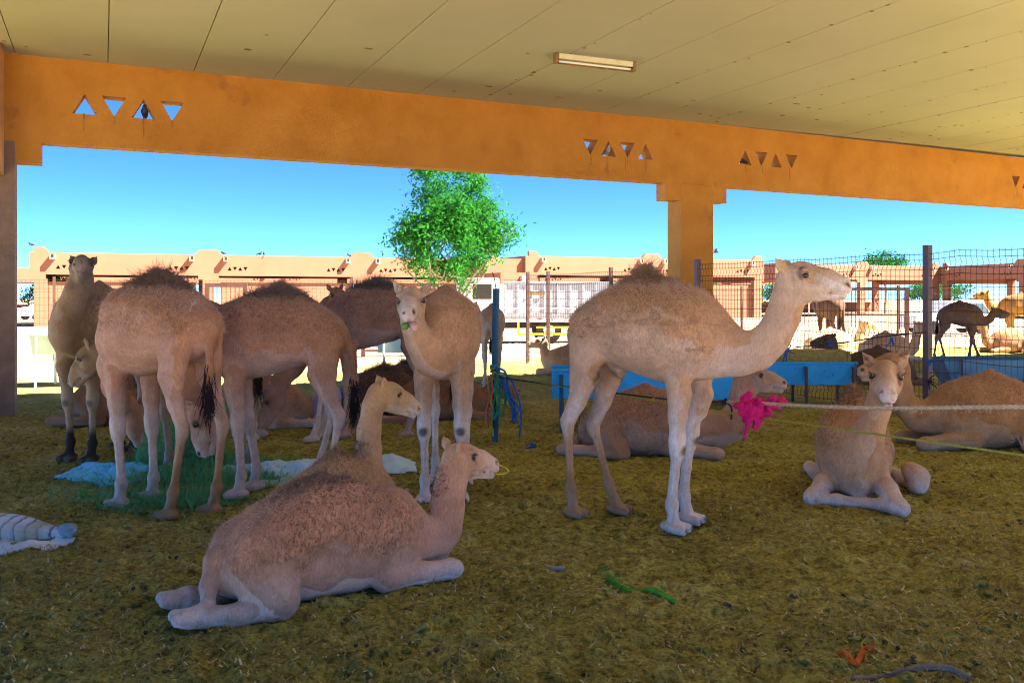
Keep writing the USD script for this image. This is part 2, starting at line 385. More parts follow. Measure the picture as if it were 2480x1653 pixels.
hall("market_hall", "peach market hall in the middle, behind the silver truck", (.0191 * 74, 74.0), 22.5, 2, -.25, low=3.1)
hall("market_hall", "distant peach market hall right of the ochre pillar, with see-through bays", (.2995 * 92, 92.0), 25.0, 2, -.2)
hall("market_hall", "peach market wing running towards the viewer at the far right", (.2995 * 92 + 23.74 * math.cos(math.radians(25)) + .4, 92 + 23.74 * math.sin(math.radians(25))), -78, 4, -.2)
hall("market_hall", "second row market hall glimpsed through the bays of the left hall", (-62.0, 96.0), 21.4, 5, -.45)
hall("market_hall", "last market hall row glimpsed behind the middle hall", (4.0, 118.0), 22.5, 4, -.3)
# small lean-to room between the first two halls
wing = thing("market_annex", "short sunlit annex wall between the left and the middle market hall", "building", (-.2, 69.5, -.4), 21.4)
part(wing, "wall", box(-.6, 3.2, 4, 8, 0, 5.25), M["peach"])
part(wing, "porch", box(-.55, 1.6, .5, 3.99, 2.9, 4.0), M["peach"])
part(wing, "water_spout", box(1.1, 1.5, .1, .49, 3.3, 3.75), M["spout"])

# haze-free: hills or other distant ground are not in view
# ================================================================ camels: one continuous skin per animal
# Bodies are smooth blends of tapered limbs (a signed distance field), skinned by surface nets.
def surface_nets(D, origin, h):
    S = D < 0
    def cc(a): return [a[i:a.shape[0] - 1 + i, j:a.shape[1] - 1 + j, k:a.shape[2] - 1 + k] for i in (0, 1) for j in (0, 1) for k in (0, 1)]
    c = cc(S); allc = c[0].copy(); anyc = c[0].copy()
    for q in c[1:]: allc &= q; anyc |= q
    act = anyc & ~allc
    ii, jj, kk = np.nonzero(act)
    d = np.stack([q[ii, jj, kk] for q in cc(D)], 1)
    off = np.array([(i, j, k) for i in (0, 1) for j in (0, 1) for k in (0, 1)], float)
    acc = np.zeros((len(ii), 3)); cnt = np.zeros(len(ii))
    for a in range(8):
        for b in range(a + 1, 8):
            if abs(off[a] - off[b]).sum() != 1: continue
            m = (d[:, a] < 0) != (d[:, b] < 0)
            t = d[m, a] / (d[m, a] - d[m, b])
            acc[m] += off[a] + t[:, None] * (off[b] - off[a]); cnt[m] += 1
    V = (np.stack([ii, jj, kk], 1) + acc / cnt[:, None]) * h + origin
    idm = -np.ones(act.shape, np.int32); idm[ii, jj, kk] = np.arange(len(ii))
    Q = []
    n = S.shape
    for ax in range(3):
        o = [1, 2] if ax == 0 else [2, 0] if ax == 1 else [0, 1]
        sl = [slice(1, n[a] - 1) for a in range(3)]; sl[ax] = slice(0, n[ax] - 1)
        s1 = S[tuple(sl)]; sh = list(sl); sh[ax] = slice(1, n[ax]); s2 = S[tuple(sh)]
        for flag in (True, False):
            p = np.argwhere((s1 == flag) & (s2 != flag)); 
            if not len(p): continue
            for a in range(3):
                if a != ax: p[:, a] += 1
            def cell(da, db):
                q = p.copy(); q[:, o[0]] -= da; q[:, o[1]] -= db; return idm[q[:, 0], q[:, 1], q[:, 2]]
            quad = np.stack([cell(1, 1), cell(0, 1), cell(0, 0), cell(1, 0)], 1)
            Q.append(quad if flag else quad[:, ::-1])
    Q = np.vstack(Q); Q = Q[(Q >= 0).all(1)]
    return V, Q

def unit(v): v = np.asarray(v, float); return v / (np.linalg.norm(v) + 1e-12)
Y3 = np.array([0, 1.0, 0])

class Body:
    """a skin in the making, in the animal's own frame: x forward, y left, z up, metres"""
    def __init__(s): s.P, s.C, s.spots = [], [], []
    def cap(s, a, b, ra, rb=None, k=.05, sq=1.0, ax=None, col=None, wool=0.0):
        """tapered limb from a to b; sq < 1 flattens it along ax"""
        a, b = np.asarray(a, float), np.asarray(b, float)
        s.P.append((a, b, ra, ra if rb is None else rb, k, sq, Y3 if ax is None else unit(ax), col, wool)); return s
    def carve(s, a, b, ra, rb=None, k=.01): s.C.append((np.asarray(a, float), np.asarray(b, float), ra, ra if rb is None else rb, k)); return s
    def spot(s, c, r, col, soft=.5, amt=1.0): s.spots.append((np.asarray(c, float), r, np.asarray(col, float), soft, amt)); return s
    @staticmethod
    def dist(X, p):
        a, b, ra, rb, k, sq, ax = p[:7]
        ab = b - a; L = ab @ ab
        w = X - a
        t = np.clip((w @ ab) / L, 0, 1) if L > 1e-12 else np.zeros(X.shape[:-1])
        d = w - t[..., None] * ab
        if sq != 1.0: d = d + ((1 / sq - 1) * (d @ ax))[..., None] * ax
        r = ra + (rb - ra) * t
        n = np.sqrt((d * d).sum(-1))
        return (n - r) * (1.0 if sq == 1 else (.5 + .5 * sq))
    def skin(s, h, floor=0.0):
        lo = np.min([np.minimum(p[0] - p[2], p[1] - p[3]) for p in s.P], 0) - 3 * h
        hi = np.max([np.maximum(p[0] + p[2], p[1] + p[3]) for p in s.P], 0) + 3 * h
        lo[2] = max(lo[2], floor - 3 * h)
        n = np.ceil((hi - lo) / h).astype(int) + 1
        D = np.full(n, .5, np.float32)
        def local(p, ext):
            l = np.minimum(p[0] - p[2], p[1] - p[3]) - ext; u = np.maximum(p[0] + p[2], p[1] + p[3]) + ext
            i0 = np.clip(((l - lo) / h).astype(int), 0, n - 1); i1 = np.clip(((u - lo) / h).astype(int) + 2, 1, n)
            sl = tuple(slice(a, b) for a, b in zip(i0, i1))
            g = np.stack(np.meshgrid(*[lo[a] + h * np.arange(i0[a], i1[a]) for a in range(3)], indexing="ij"), -1)
            return sl, g
        for p in s.P:
            k = p[4]; sl, g = local(p, k + 2.5 * h)
            if 0 in D[sl].shape: continue
            d = s.dist(g, p); D0 = D[sl]
            hh = np.maximum(k - np.abs(D0 - d), 0) / k
            D[sl] = np.minimum(D0, d) - hh * hh * k * .25
        for a, b, ra, rb, k in s.C:
            p = (a, b, ra, rb, k, 1.0, Y3); sl, g = local(p, k + 2.5 * h)
            if 0 in D[sl].shape: continue
            d = -s.dist(g, p); D0 = D[sl]; hh = np.maximum(k - np.abs(D0 - d), 0) / k
            D[sl] = np.maximum(D0, d) + hh * hh * k * .25
        zz = lo[2] + h * np.arange(n[2])
        D = np.maximum(D, (floor - zz)[None, None, :].astype(np.float32))
        D[0] = D[-1] = .1; D[:, 0] = D[:, -1] = .1; D[:, :, 0] = D[:, :, -1] = .1
        return surface_nets(D, lo, h)
    def paint(s, V, base, tau=.040):
        W = np.zeros(len(V)); Cc = np.zeros((len(V), 3)); Wo = np.zeros(len(V))
        for p in s.P:
            d = s.dist(V, p); w = np.exp(-np.clip(d, -.02, 1) / tau) + 1e-9
            col = np.asarray(base if p[7] is None else p[7], float)
            W += w; Cc += w[:, None] * col; Wo += w * p[8]
        Cc /= W[:, None]; Wo /= W
        for c, r, col, soft, amt in s.spots:
            f = np.clip((r - np.linalg.norm(V - c, axis=1)) / (r * soft), 0, 1) * amt
            f = f * f * (3 - 2 * f); Cc = Cc * (1 - f[:, None]) + col * f[:, None]
        return Cc, Wo

camel_look = usdkit.material(stage, LK + "camel_coat", {
    "tc": ("texture_coordinate", {}),
    "tint": ("attribute", {"attribute": "coat"}), "wool": ("attribute", {"attribute": "wool"}),
    "n1": ("noise_texture", {"scale": 5.0, "detail": 5.0, "roughness": .65}),
    "r1": ("rgb_ramp", {"ramp": [(.3, (.74, .69, .64)), (.7, (1.14, 1.12, 1.12))]}),
    "m1": ("mix_color", {"blend_type": "multiply", "fac": 1.0, "use_clamp": False}),
    "st": ("mapping", {"scale": (1.0, 1.0, .45)}),
    "n2": ("noise_texture", {"scale": 60.0, "detail": 3.0, "roughness": .6, "distortion": 1.2}),
    "r2": ("rgb_ramp", {"ramp": [(.38, (.42, .35, .30)), (.56, (1.16, 1.14, 1.1))]}),
    "m2": ("mix_color", {"blend_type": "multiply", "use_clamp": False}),
    "n3": ("noise_texture", {"scale": 220.0, "detail": 3.0, "roughness": .6}),
    "sf": ("mapping", {"scale": (1.0, 1.0, .30)}), "n4": ("noise_texture", {"scale": 95.0, "detail": 5.0, "roughness": .7, "distortion": .6}),
    "r4": ("rgb_ramp", {"ramp": [(.32, (.78, .75, .71)), (.68, (1.12, 1.11, 1.10))]}), "m4": ("mix_color", {"blend_type": "multiply", "fac": 1.0, "use_clamp": False}),
    "n6": ("noise_texture", {"scale": 24.0, "detail": 6.0, "roughness": .72}), "r6": ("rgb_ramp", {"ramp": [(.60, (0, 0, 0)), (.74, (.45, .45, .45))]}), "m6": ("mix_color", {"b": (.16, .11, .065)}),
    "ws": ("math", {"math_type": "multiply_add", "value2": .75, "value3": .12}),
    "wb": ("math", {"math_type": "multiply"}),
    "ad": ("math", {"math_type": "multiply_add", "value2": .28}),
    "b": ("bump", {"strength": .75, "distance": .022}),
    "p": ("principled_bsdf", {"roughness": .85, "specular_ior_level": .18, "sheen_weight": .04, "sheen_roughness": .5})},
    [("tc.object", "n1.vector"), ("tc.object", "st.vector"), ("st.vector", "n2.vector"), ("tc.object", "n3.vector"),
     ("n1.fac", "r1.fac"), ("tint.color", "m1.a"), ("r1.color", "m1.b"), ("n2.fac", "r2.fac"), ("wool.fac", "m2.fac"), ("m1.result", "m2.a"), ("r2.color", "m2.b"),
     ("tc.object", "sf.vector"), ("sf.vector", "n4.vector"), ("n4.fac", "r4.fac"), ("m2.result", "m4.a"), ("r4.color", "m4.b"), ("tc.object", "n6.vector"), ("n6.fac", "r6.fac"), ("r6.color", "m6.fac"), ("m4.result", "m6.a"), ("m6.result", "p.base_color"), ("wool.fac", "ws.value1"), ("ws.value", "wb.value1"), ("n2.fac", "wb.value2"), ("n4.fac", "ad.value1"), ("wb.value", "ad.value3"), ("ad.value", "b.height"), ("b.normal", "p.normal")],
    surface="p.BSDF")
M["eye"] = surf("camel_eye", (.012, .007, .005), .12, spec=.7, bump=0)
M["tongue"] = surf("tongue_pink", (.62, .30, .28), .4, spec=.5, var=.1)
M["cud"] = surf("green_cud", (.13, .25, .03), .6, scale=30)
def hair_mat(name, c):
    return usdkit.material(stage, LK + name, {"p": ("principled_bsdf", {"base_color": c, "roughness": .8, "specular_ior_level": .15}), }, [], surface="p.BSDF")
M["hair_dark"] = hair_mat("dark_brown_hair", (.17, .098, .06)); M["hair_brown"] = hair_mat("brown_hair", (.24, .135, .07)); M["hair_tan"] = hair_mat("tan_hair", (.46, .28, .165)); M["hair_black"] = hair_mat("black_hair", (.02, .012, .010))

SKIN = {}
TUFT = dict(hair_dark=(.15, .085, .05), hair_brown=(.22, .125, .065), hair_tan=(.34, .20, .11))
def color_primvar(m, name, arr):
    pv = UsdGeom.PrimvarsAPI(m).CreatePrimvar(name, Sdf.ValueTypeNames.Color3fArray, "vertex")
    pv.Set(Vt.Vec3fArray.FromNumpy(np.ascontiguousarray(arr, np.float32)))

def hairs(parent, name, mat, roots, dirs, length, width, r, curl=.4, n=4):
    """strands rooted on the skin"""
    k = len(roots); L = length * r.uniform(.55, 1.25, k)
    t = np.linspace(0, 1, n)
    bend = r.normal(0, curl, (k, 3)); bend[:, 2] -= curl * .5
    pts = roots[:, None] + dirs[:, None] * (L[:, None, None] * t[None, :, None]) + bend[:, None] * (L[:, None, None] * (t ** 2)[None, :, None])
    w = np.tile(np.linspace(1, .25, n) * width, k)
    p = str(parent.GetPath()); c = UsdGeom.BasisCurves.Define(stage, f"{p}/{free_name(p, name)}")
    c.CreateTypeAttr("linear"); c.CreateCurveVertexCountsAttr([n] * k)
    c.CreatePointsAttr(Vt.Vec3fArray.FromNumpy(pts.reshape(-1, 3).astype(np.float32)))
    c.CreateWidthsAttr(Vt.FloatArray.FromNumpy(w.astype(np.float32))); c.SetWidthsInterpolation("vertex")
    UsdShade.MaterialBindingAPI.Apply(c.GetPrim()).Bind(mat)
    return c

PAL = dict(base=(.43, .26, .165), wool=(.31, .165, .085), pale=(.57, .45, .36), dark=(.055, .03, .02), pad=(.12, .10, .075), nose=(.28, .21, .16))
def palette(**k): q = dict(PAL); q.update(k); return q
def scalep(p, f): return {k: tuple(min(c * f, .8) for c in v) for k, v in p.items()}

# standing trunk: (x, top z, bottom z, half width)
STAND = [(-.83, 1.50, 1.27, .10), (-.71, 1.62, 1.20, .175), (-.55, 1.715, 1.19, .235), (-.31, 1.735, 1.14, .285), (-.10, 1.75, 1.075, .275), (.06, 1.725, 1.10, .225), (.18, 1.58, 1.16, .17)]

def trunk(b, stations, pal, s=1.0, dz=0.0, hump=.16, hump_x=-.28, wool=.9, hump_w=.10, belly_pale=True):
    pts = []
    for x, t, bo, w in stations:
        r = (t - bo) / 2 * s; pts.append((np.array([x * s, 0, (t + bo) / 2 * s + dz]), r, w * s))
    for (p0, r0, w0), (p1, r1, w1) in zip(pts[:-1], pts[1:]):
        b.cap(p0, p1, r0, r1, k=.07 * s, sq=.5 * (w0 / r0 + w1 / r1), col=pal["base"], wool=wool * .35)
    xs = np.array([p[0] for p in stations]); tp = np.array([p[1] for p in stations]); bt = np.array([p[2] for p in stations])
    T = lambda x: float(np.interp(x, xs, tp)) ; Bt = lambda x: float(np.interp(x, xs, bt))
    # wool over the back and shoulders
    for x0, x1, r, dp in ((-.72, -.5, .15, .14), (-.5, -.28, .19, .165), (-.28, -.05, .19, .165), (-.05, .08, .15, .14)):
        for sd in (-1, 1):
            b.cap((x0 * s, sd * .09 * s, (T(x0) - dp) * s + dz), (x1 * s, sd * .09 * s, (T(x1) - dp) * s + dz), r * s * .98, k=.05 * s, col=pal["wool"], wool=wool)
    hx, hz = hump_x, T(hump_x) + hump
    b.cap(((hx - .15) * s, 0, (T(hx) - .09) * s + dz), ((hx + .13) * s, 0, (T(hx) - .08) * s + dz), .135 * s, k=.12 * s, sq=.85, col=pal["wool"], wool=wool)
    b.cap(((hx - .03) * s, 0, (T(hx) - .02) * s + dz), (hx * s, 0, (hz - .06) * s + dz), hump_w * 1.15 * s, .048 * s, k=.11 * s, sq=.85, col=pal["wool"], wool=wool)
    for sd in (-1, 1):
        b.cap((-.64 * s, sd * .19 * s, (T(-.64) - .10) * s + dz), (-.60 * s, sd * .21 * s, (T(-.6) - .15) * s + dz), .050 * s, .045 * s, k=.06 * s, col=pal["base"], wool=wool * .5)      # hip bone
        b.carve((-.47 * s, sd * .40 * s, (T(-.47) - .40) * s + dz), (-.45 * s, sd * .40 * s, (Bt(-.45) + .14) * s + dz), .115 * s, .10 * s, k=.12 * s)                                   # hollow of the flank
    # ribcage swell, chest pad, belly line, flank tuck
    for sd in (-1, 1):
        b.cap((-.40 * s, sd * .13 * s, (Bt(-.3) + .27) * s + dz), (-.08 * s, sd * .12 * s, (Bt(-.1) + .29) * s + dz), .165 * s, .165 * s, k=.10 * s, col=pal["base"], wool=wool * .15)
    if belly_pale:
        b.cap((-.45 * s, 0, (Bt(-.4) + .08) * s + dz), (-.02 * s, 0, (Bt(0) + .07) * s + dz), .085 * s, k=.06 * s, col=pal["pale"])
    b.cap((-.04 * s, 0, (Bt(0) + .04) * s + dz), (.04 * s, 0, (Bt(0) + .05) * s + dz), .07 * s, k=.05 * s, col=pal["pad"])
    return T, Bt

def shoulder(b, sd, pal, top, point, elbow, s=1.0, wool=.3):
    b.cap(top, point, .10 * s, .105 * s, k=.045 * s, sq=.66, col=pal["base"], wool=wool)
    b.cap(point, elbow, .105 * s, .085 * s, k=.07 * s, sq=.75, col=pal["base"], wool=wool * .3)

def foot(b, fet, sole, fwd, pal, s=1.0, r=1.0):
    """two broad toes on a pad; fwd is the way the toes point"""
    fwd = unit([fwd[0], fwd[1], 0]); side = np.array([-fwd[1], fwd[0], 0])
    sole = np.asarray(sole, float)
    c = np.array([sole[0], sole[1], .045 * s * r])
    b.cap(fet, c + fwd * .01 * s, .036 * s * r, .05 * s * r, k=.03 * s, col=pal["pale"])
    b.cap(c - fwd * .035 * s, c + fwd * .03 * s, .058 * s * r, .062 * s * r, k=.03 * s, sq=.62, ax=(0, 0, 1), col=pal["pale"])
    for sd in (-1, 1):
        t = c + fwd * .098 * s * r + side * sd * .05 * s * r - np.array([0, 0, .008 * s])
        b.cap(c + side * sd * .028 * s * r, t, .045 * s * r, .034 * s * r, k=.007 * s, col=pal["pale"])
        b.spot(t + fwd * .03 * s, .026 * s, pal["pad"], .6, .8)

def leg(b, pts, radii, pal, s=1.0, ks=.035, cols=None, sq=None):
    for i in range(len(pts) - 1):
        b.cap(pts[i], pts[i + 1], radii[i] * s, radii[i + 1] * s, k=ks * s, col=(cols[i] if cols else pal["pale"]), sq=(sq[i] if sq else 1.0))

def front_leg(b, sd, pal, elbow, knee, fet, sole, s=1.0, toe=(1, 0), top=None, r=1.0):
    elbow, knee, fet, sole = (np.asarray(p, float) for p in (elbow, knee, fet, sole))
    mid = elbow + .55 * (knee - elbow); mc = .5 * (knee + fet)
    leg(b, [elbow, mid], [.088 * r, .062 * r], pal, s, cols=[pal["base"]]); leg(b, [mid, knee], [.062 * r, .052 * r], pal, s)
    up = unit(elbow - knee)
    b.cap(knee + up * .05 * s, knee - up * .045 * s, .060 * s * r, .054 * s * r, k=.025 * s, col=pal["pale"])
    b.cap(elbow + np.array([.05, sd * .01, -.10]) * s, elbow + np.array([.03, 0, -.24]) * s, .058 * s, .03 * s, k=.04 * s, col=pal["base"])
    leg(b, [knee - up * .03 * s, mc, fet], [.042 * r, .031 * r, .036 * r], pal, s, ks=.02)
    b.cap(knee - up * .08 * s + np.array([-.030, 0, 0]) * s, fet + np.array([-.026, 0, .03]) * s, .014 * s, k=.012 * s, col=pal["pale"])
    b.cap(fet, fet, .045 * s * r, k=.03 * s, col=pal["pale"])
    foot(b, fet, sole, toe, pal, s, r)
    b.spot(knee + np.array([toe[0], toe[1], -.3]) * .050 * s, .055 * s, pal["pad"], .6, .9)

def hind_leg(b, sd, pal, hip, stifle, hock, fet, sole, s=1.0, toe=(1, 0), r=1.0, low=None):
    hip, stifle, hock, fet, sole = (np.asarray(p, float) for p in (hip, stifle, hock, fet, sole))
    low = low or pal["pale"]
    h2 = .45 * hip + .55 * stifle + np.array([-.02, 0, .02]) * s
    b.cap(hip, h2, .145 * s, .122 * s, k=.08 * s, sq=.64, col=pal["base"], wool=.15)
    b.cap(h2, stifle + np.array([-.02, 0, .02]) * s, .128 * s, .10 * s * r, k=.025 * s, sq=.70, col=pal["base"])
    b.cap(hip + np.array([-.07, 0, -.06]) * s, .5 * (stifle + hock) + np.array([-.02, 0, .05]) * s, .095 * s, .052 * s, k=.07 * s, sq=.6, col=pal["base"])
    mid = stifle + .5 * (hock - stifle)
    leg(b, [stifle, mid, hock], [.088 * r, .062 * r, .042 * r], pal, s, cols=[pal["base"], pal["pale"]], sq=[.8, .9])
    back = unit(np.array([hock[0] - mid[0], hock[1] - mid[1], 0]) + 1e-6)
    b.cap(hock + np.array([-.022, 0, .035]) * s, hock + np.array([.0, 0, -.04]) * s, .040 * s, .042 * s * r, k=.03 * s, col=low)
    mc = .5 * (hock + fet)
    b.cap(hock + np.array([-.040, 0, .05]) * s, mid + np.array([-.055, 0, .02]) * s, .019 * s, .022 * s, k=.02 * s, col=pal["base"])        # heel tendon
    leg(b, [hock, mc, fet], [.040 * r, .027 * r, .033 * r], pal, s, ks=.02, cols=[low, low])
    b.cap(fet, fet, .040 * s, k=.03 * s, col=low)
    q = dict(pal); q["pale"] = low
    foot(b, fet, sole, toe, q, s, .92 * r)
    b.spot(stifle + np.array([.075, sd * .01, -.02]) * s, .06 * s, pal["pad"], .5, .9)

def neck(b, pts, radii, pal, s=1.0, sq=.72, ax=None, wool=0.0, col=None):
    for i in range(len(pts) - 1):
        b.cap(pts[i], pts[i + 1], radii[i] * s, radii[i + 1] * s, k=.07 * s, sq=sq, ax=ax, col=col or pal["base"], wool=wool)

def head(b, poll, fwd, pal, s=1.0, up=(0, 0, 1), L=.45, ears="back", mouth=0.0, face=None):
    """skull, brow, muzzle with split lip, jaw and ears; returns places of the eyes and the mouth"""
    L = L * s; f = unit(fwd); u0 = np.asarray(up, float); sd = unit(np.cross(u0, f)); u = np.cross(f, sd)
    poll = np.asarray(poll, float)
    P = lambda x, y, z: poll + L * (x * f + y * sd + z * u)
    c = face or pal["base"]; pc = pal["pale"]
    b.cap(P(.08, 0, -.20), P(.26, 0, -.20), .22 * L, .235 * L, k=.05 * s, sq=.74, ax=sd, col=c, wool=.25)           # cranium
    b.cap(P(.22, 0, -.09), P(.62, 0, -.165), .115 * L, .10 * L, k=.05 * s, sq=.95, ax=sd, col=c)                      # forehead and nose bridge
    b.cap(P(.36, 0, -.31), P(.68, 0, -.28), .225 * L, .165 * L, k=.05 * s, sq=.60, ax=sd, col=c)                      # face
    b.cap(P(.62, 0, -.25), P(.90, 0, -.29), .155 * L, .125 * L, k=.05 * s, sq=.84, ax=sd, col=pc)                     # muzzle
    for q in (-1, 1):
        b.cap(P(.90, q * .045, -.34), P(.965, q * .04, -.37), .085 * L, .062 * L, k=.02 * s, col=pc)                  # split upper lip
        b.cap(P(.19, q * .14, -.11), P(.33, q * .195, -.095), .070 * L, .062 * L, k=.035 * s, col=c)                  # brow ridge over the eye
        b.cap(P(.22, q * .18, -.20), P(.36, q * .16, -.27), .070 * L, .075 * L, k=.035 * s, col=c)                    # orbit behind and below it
        b.cap(P(.30, q * .10, -.36), P(.52, q * .085, -.36), .10 * L, .09 * L, k=.05 * s, col=c)                      # cheek
    b.cap(P(.16, 0, -.46), P(.50, 0, -.49 - mouth * .3), .12 * L, .085 * L, k=.05 * s, sq=.85, ax=sd, col=c)          # jaw
    b.cap(P(.50, 0, -.49 - mouth * .3), P(.90, 0, -.475 - mouth), .08 * L, .066 * L, k=.025 * s, col=pc)              # chin
    b.carve(P(.72, -.2, -.435 - mouth * .35), P(.72, .2, -.435 - mouth * .35), .012 * L + mouth * .1 * L, k=.015 * s)
    b.carve(P(.84, -.2, -.42 - mouth * .5), P(1.05, -.2, -.42 - mouth * .55), .012 * L + mouth * .18 * L, k=.012 * s)
    for yy in np.linspace(-.12, .12, 5):
        b.carve(P(.70, yy, -.43 - mouth * .3), P(1.0, yy, -.42 - mouth * .5), .011 * L + mouth * .16 * L, k=.012 * s)
    for q in (-1, 1):
        b.carve(P(.905, q * .125, -.215), P(.955, q * .055, -.27), .016 * L, .022 * L, k=.012 * s)                    # nostril slit
        b.spot(P(.94, q * .085, -.245), .075 * L, pal["dark"], .7, .85)
        e = P(.345, q * .196, -.170)
        b.cap(P(.27, q * .188, -.128), P(.41, q * .190, -.130), .030 * L, .026 * L, k=.012 * s, col=pal["dark"])      # upper lid
        b.carve(e + q * sd * .06 * L + f * .035 * L, e + q * sd * .075 * L + f * .04 * L, .050 * L, k=.02 * s)
        b.spot(e, .105 * L, pal["dark"], .5, .92); b.spot(e + f * .06 * L - u * .10 * L, .075 * L, pal["dark"], .8, .5); b.spot(e - f * .08 * L + u * .0 * L, .075 * L, pal["dark"], .8, .55)
        base, tip = P(.03, q * .15, -.14), (P(-.13, q * .27, .09) if ears == "back" else P(-.03, q * .33, .10))
        b.cap(base, .5 * (base + tip), .055 * L, .085 * L, k=.02 * s, sq=.5, ax=unit(f + q * .8 * sd), col=c)
        b.cap(.5 * (base + tip), tip, .085 * L, .02 * L, k=.02 * s, sq=.5, ax=unit(f + q * .8 * sd), col=c)
        b.carve(.45 * base + .55 * tip + unit(f + q * .8 * sd) * .055 * L, .25 * base + .75 * tip + unit(f + q * .8 * sd) * .05 * L, .042 * L, .03 * L, k=.01 * s)
        b.spot(.4 * base + .6 * tip + unit(f + q * .8 * sd) * .04 * L, .055 * L, pal["dark"], .8, .6)
    b.spot(P(1.0, 0, -.41), .085 * L, pal["nose"], .7, .8); b.spot(P(.86, 0, -.50), .12 * L, np.asarray(pal["nose"]) * [.8, .95, .6], .8, .55)
    return dict(eyes=[P(.345, -.186, -.172), P(.345, .186, -.172)], r=.056 * L, mouth=P(.93, 0, -.44), f=f, u=u, sd=sd, L=L, P=P)

def tail(b, pts, pal, s=1.0, col=None):
    pts = [np.asarray(p, float) for p in pts]
    rr_ = np.linspace(.040, .020, len(pts))
    for i in range(len(pts) - 1): b.cap(pts[i], pts[i + 1], rr_[i] * s, rr_[i + 1] * s, k=.03 * s, col=col or pal["base"])

def finish(name, label, pos, yaw, b, heads, pal, res, group=None, seed=1, hump_tuft=None, wool_fur=0, tail_tuft=None, s=1.0, fur_mat="hair_brown", tuft_mat="hair_dark", fur_len=.022, sink=.012, mane=None, coat_noise=.10, wool_z=None):
    t = thing(name, label, "camel", (pos[0], pos[1], float(gz(pos[0], pos[1])) - sink), yaw, group)
    group = group or ("camels in the shaded pen" if pos[1] < 15 else "camels in the pens beyond the fences")
    tag(t, group=group)
    V, Q = b.skin(res)
    jit = np.stack([np.asarray(meshkit.fbm(V * 7 + 11.3 * a, octaves=3, seed=seed + a)) - .5 for a in range(3)], 1)
    C, Wo = b.paint(V + jit * .10 * (V[:, 2:] > .9 * s) + jit * .03, pal["base"])
    r = np.random.default_rng(seed)
    nz = np.asarray(meshkit.fbm(V * 6 + seed * 3.1, octaves=3, seed=seed))
    lum = C @ [.3, .59, .11]; C = lum[:, None] * 1.07 + 1.20 * (C - lum[:, None])
    C = C * (1 + coat_noise * 2 * (nz - nz.mean()))[:, None]
    if wool_z:
        g = np.clip((V[:, 2] + (nz - .5) * .25 - wool_z[0]) / (wool_z[1] - wool_z[0]), 0, 1); g = g * g * (3 - 2 * g)
        C = C + ((1 - g) * np.clip(Wo * 1.3, 0, 1))[:, None] * (np.asarray(pal["base"]) * 1.03 - C); Wo = Wo * g
    if hump_tuft:
        e = np.linalg.norm((V - np.asarray(hump_tuft[0])) * [.55, 1.1, 1], axis=1) / hump_tuft[1] + (nz - .5) * .9
        e = np.clip(1.25 - e, 0, 1)[:, None] * .8; C = C * (1 - e) + e * np.asarray(TUFT[tuft_mat])
    Wo = np.clip(Wo * (.45 + 1.1 * nz), 0, 1)
    m = part(t, "body", (V, Q), camel_look, True)
    N = np.array(m.GetNormalsAttr().Get())
    if res < .012:
        curl = .5 - np.abs(2 * np.asarray(meshkit.noise(V * [34, 34, 26] + 1.5 * np.asarray(meshkit.noise(V * 14, seed=2))[:, None], seed=seed)) - 1)
        V2 = V + N * (curl * .013 * Wo)[:, None]; C = C * (1 + (curl * .55 * Wo)[:, None])
        m.GetPointsAttr().Set(Vt.Vec3fArray.FromNumpy(V2.astype(np.float32)))
    color_primvar(m, "coat", np.clip(C, .004, .85)); color_primvar(m, "wool", np.repeat(Wo[:, None], 3, 1))
    SKIN["last"] = (V, N, pos, yaw, t)
    for H in heads:
        for e in H["eyes"]:
            part(t, "eye", move(trimesh.creation.icosphere(2, H["r"]), *e), M["eye"], True)
        # lashes over each eye
        rt, dr = [], []
        for q, e in zip((-1, 1), H["eyes"]):
            for a in np.linspace(-1, 1, 26):
                rt.append(e + H["r"] * (.95 * a * H["f"] + (1.0 - .35 * a * a) * H["u"] + .35 * q * H["sd"])); dr.append(unit(q * H["sd"] + .15 * H["u"] + .3 * a * H["f"]))
        if res < .02:
            hairs(t, "eyelash", M["hair_dark"], np.array(rt), np.array(dr), .028 * s, .004 * s, r, .15)
    def grow(nm, mat, mask, count, length, width, curl, lift=.8):
        c = np.nonzero(mask)[0]
        if len(c) == 0: return
        i = r.choice(c, count); cl = np.stack([np.asarray(meshkit.noise(V[i] * 28, seed=40 + a)) - .5 for a in range(3)], 1)
        d = N[i] * lift + cl * 1.5 + r.normal(0, .15, (count, 3)) + np.array([-.35, 0, .05])
        d /= np.linalg.norm(d, axis=1, keepdims=True)
        hairs(t, nm, M[mat], V[i] - N[i] * .004, d, length, width, r, curl)
    if hump_tuft:
        c, rad, cnt, ln = hump_tuft
        grow("hump_hair", tuft_mat, (np.linalg.norm((V - np.asarray(c)) * [.5, 1.2, 1], axis=1) * r.uniform(.6, 1.25, len(V)) < rad) & (N[:, 2] > .1), int(cnt * 2.2), ln * .9, .0055 * s, .7)
    if mane:
        for (c, rad, cnt, ln) in mane: grow("mane", tuft_mat, np.linalg.norm(V - np.asarray(c), axis=1) < rad, cnt, ln, .005 * s, .5)
    if wool_fur:
        pr = Wo > .35
        grow("wool", fur_mat, pr, wool_fur, fur_len, .0032 * s, .8, .7)
    if tail_tuft:
        p0, cnt, ln = tail_tuft; p0 = np.asarray(p0, float)
        rt = p0 + r.normal(0, .014 * s, (cnt, 3)) + np.array([0, 0, 1.0]) * r.uniform(0, ln * .9, cnt)[:, None]
        d = np.array([0, 0, -1.0]) + r.normal(0, .10, (cnt, 3)); d /= np.linalg.norm(d, axis=1, keepdims=True)
        hairs(t, "tail_tuft", M["hair_black"], rt, d, ln, .007 * s, r, .12)
    return t

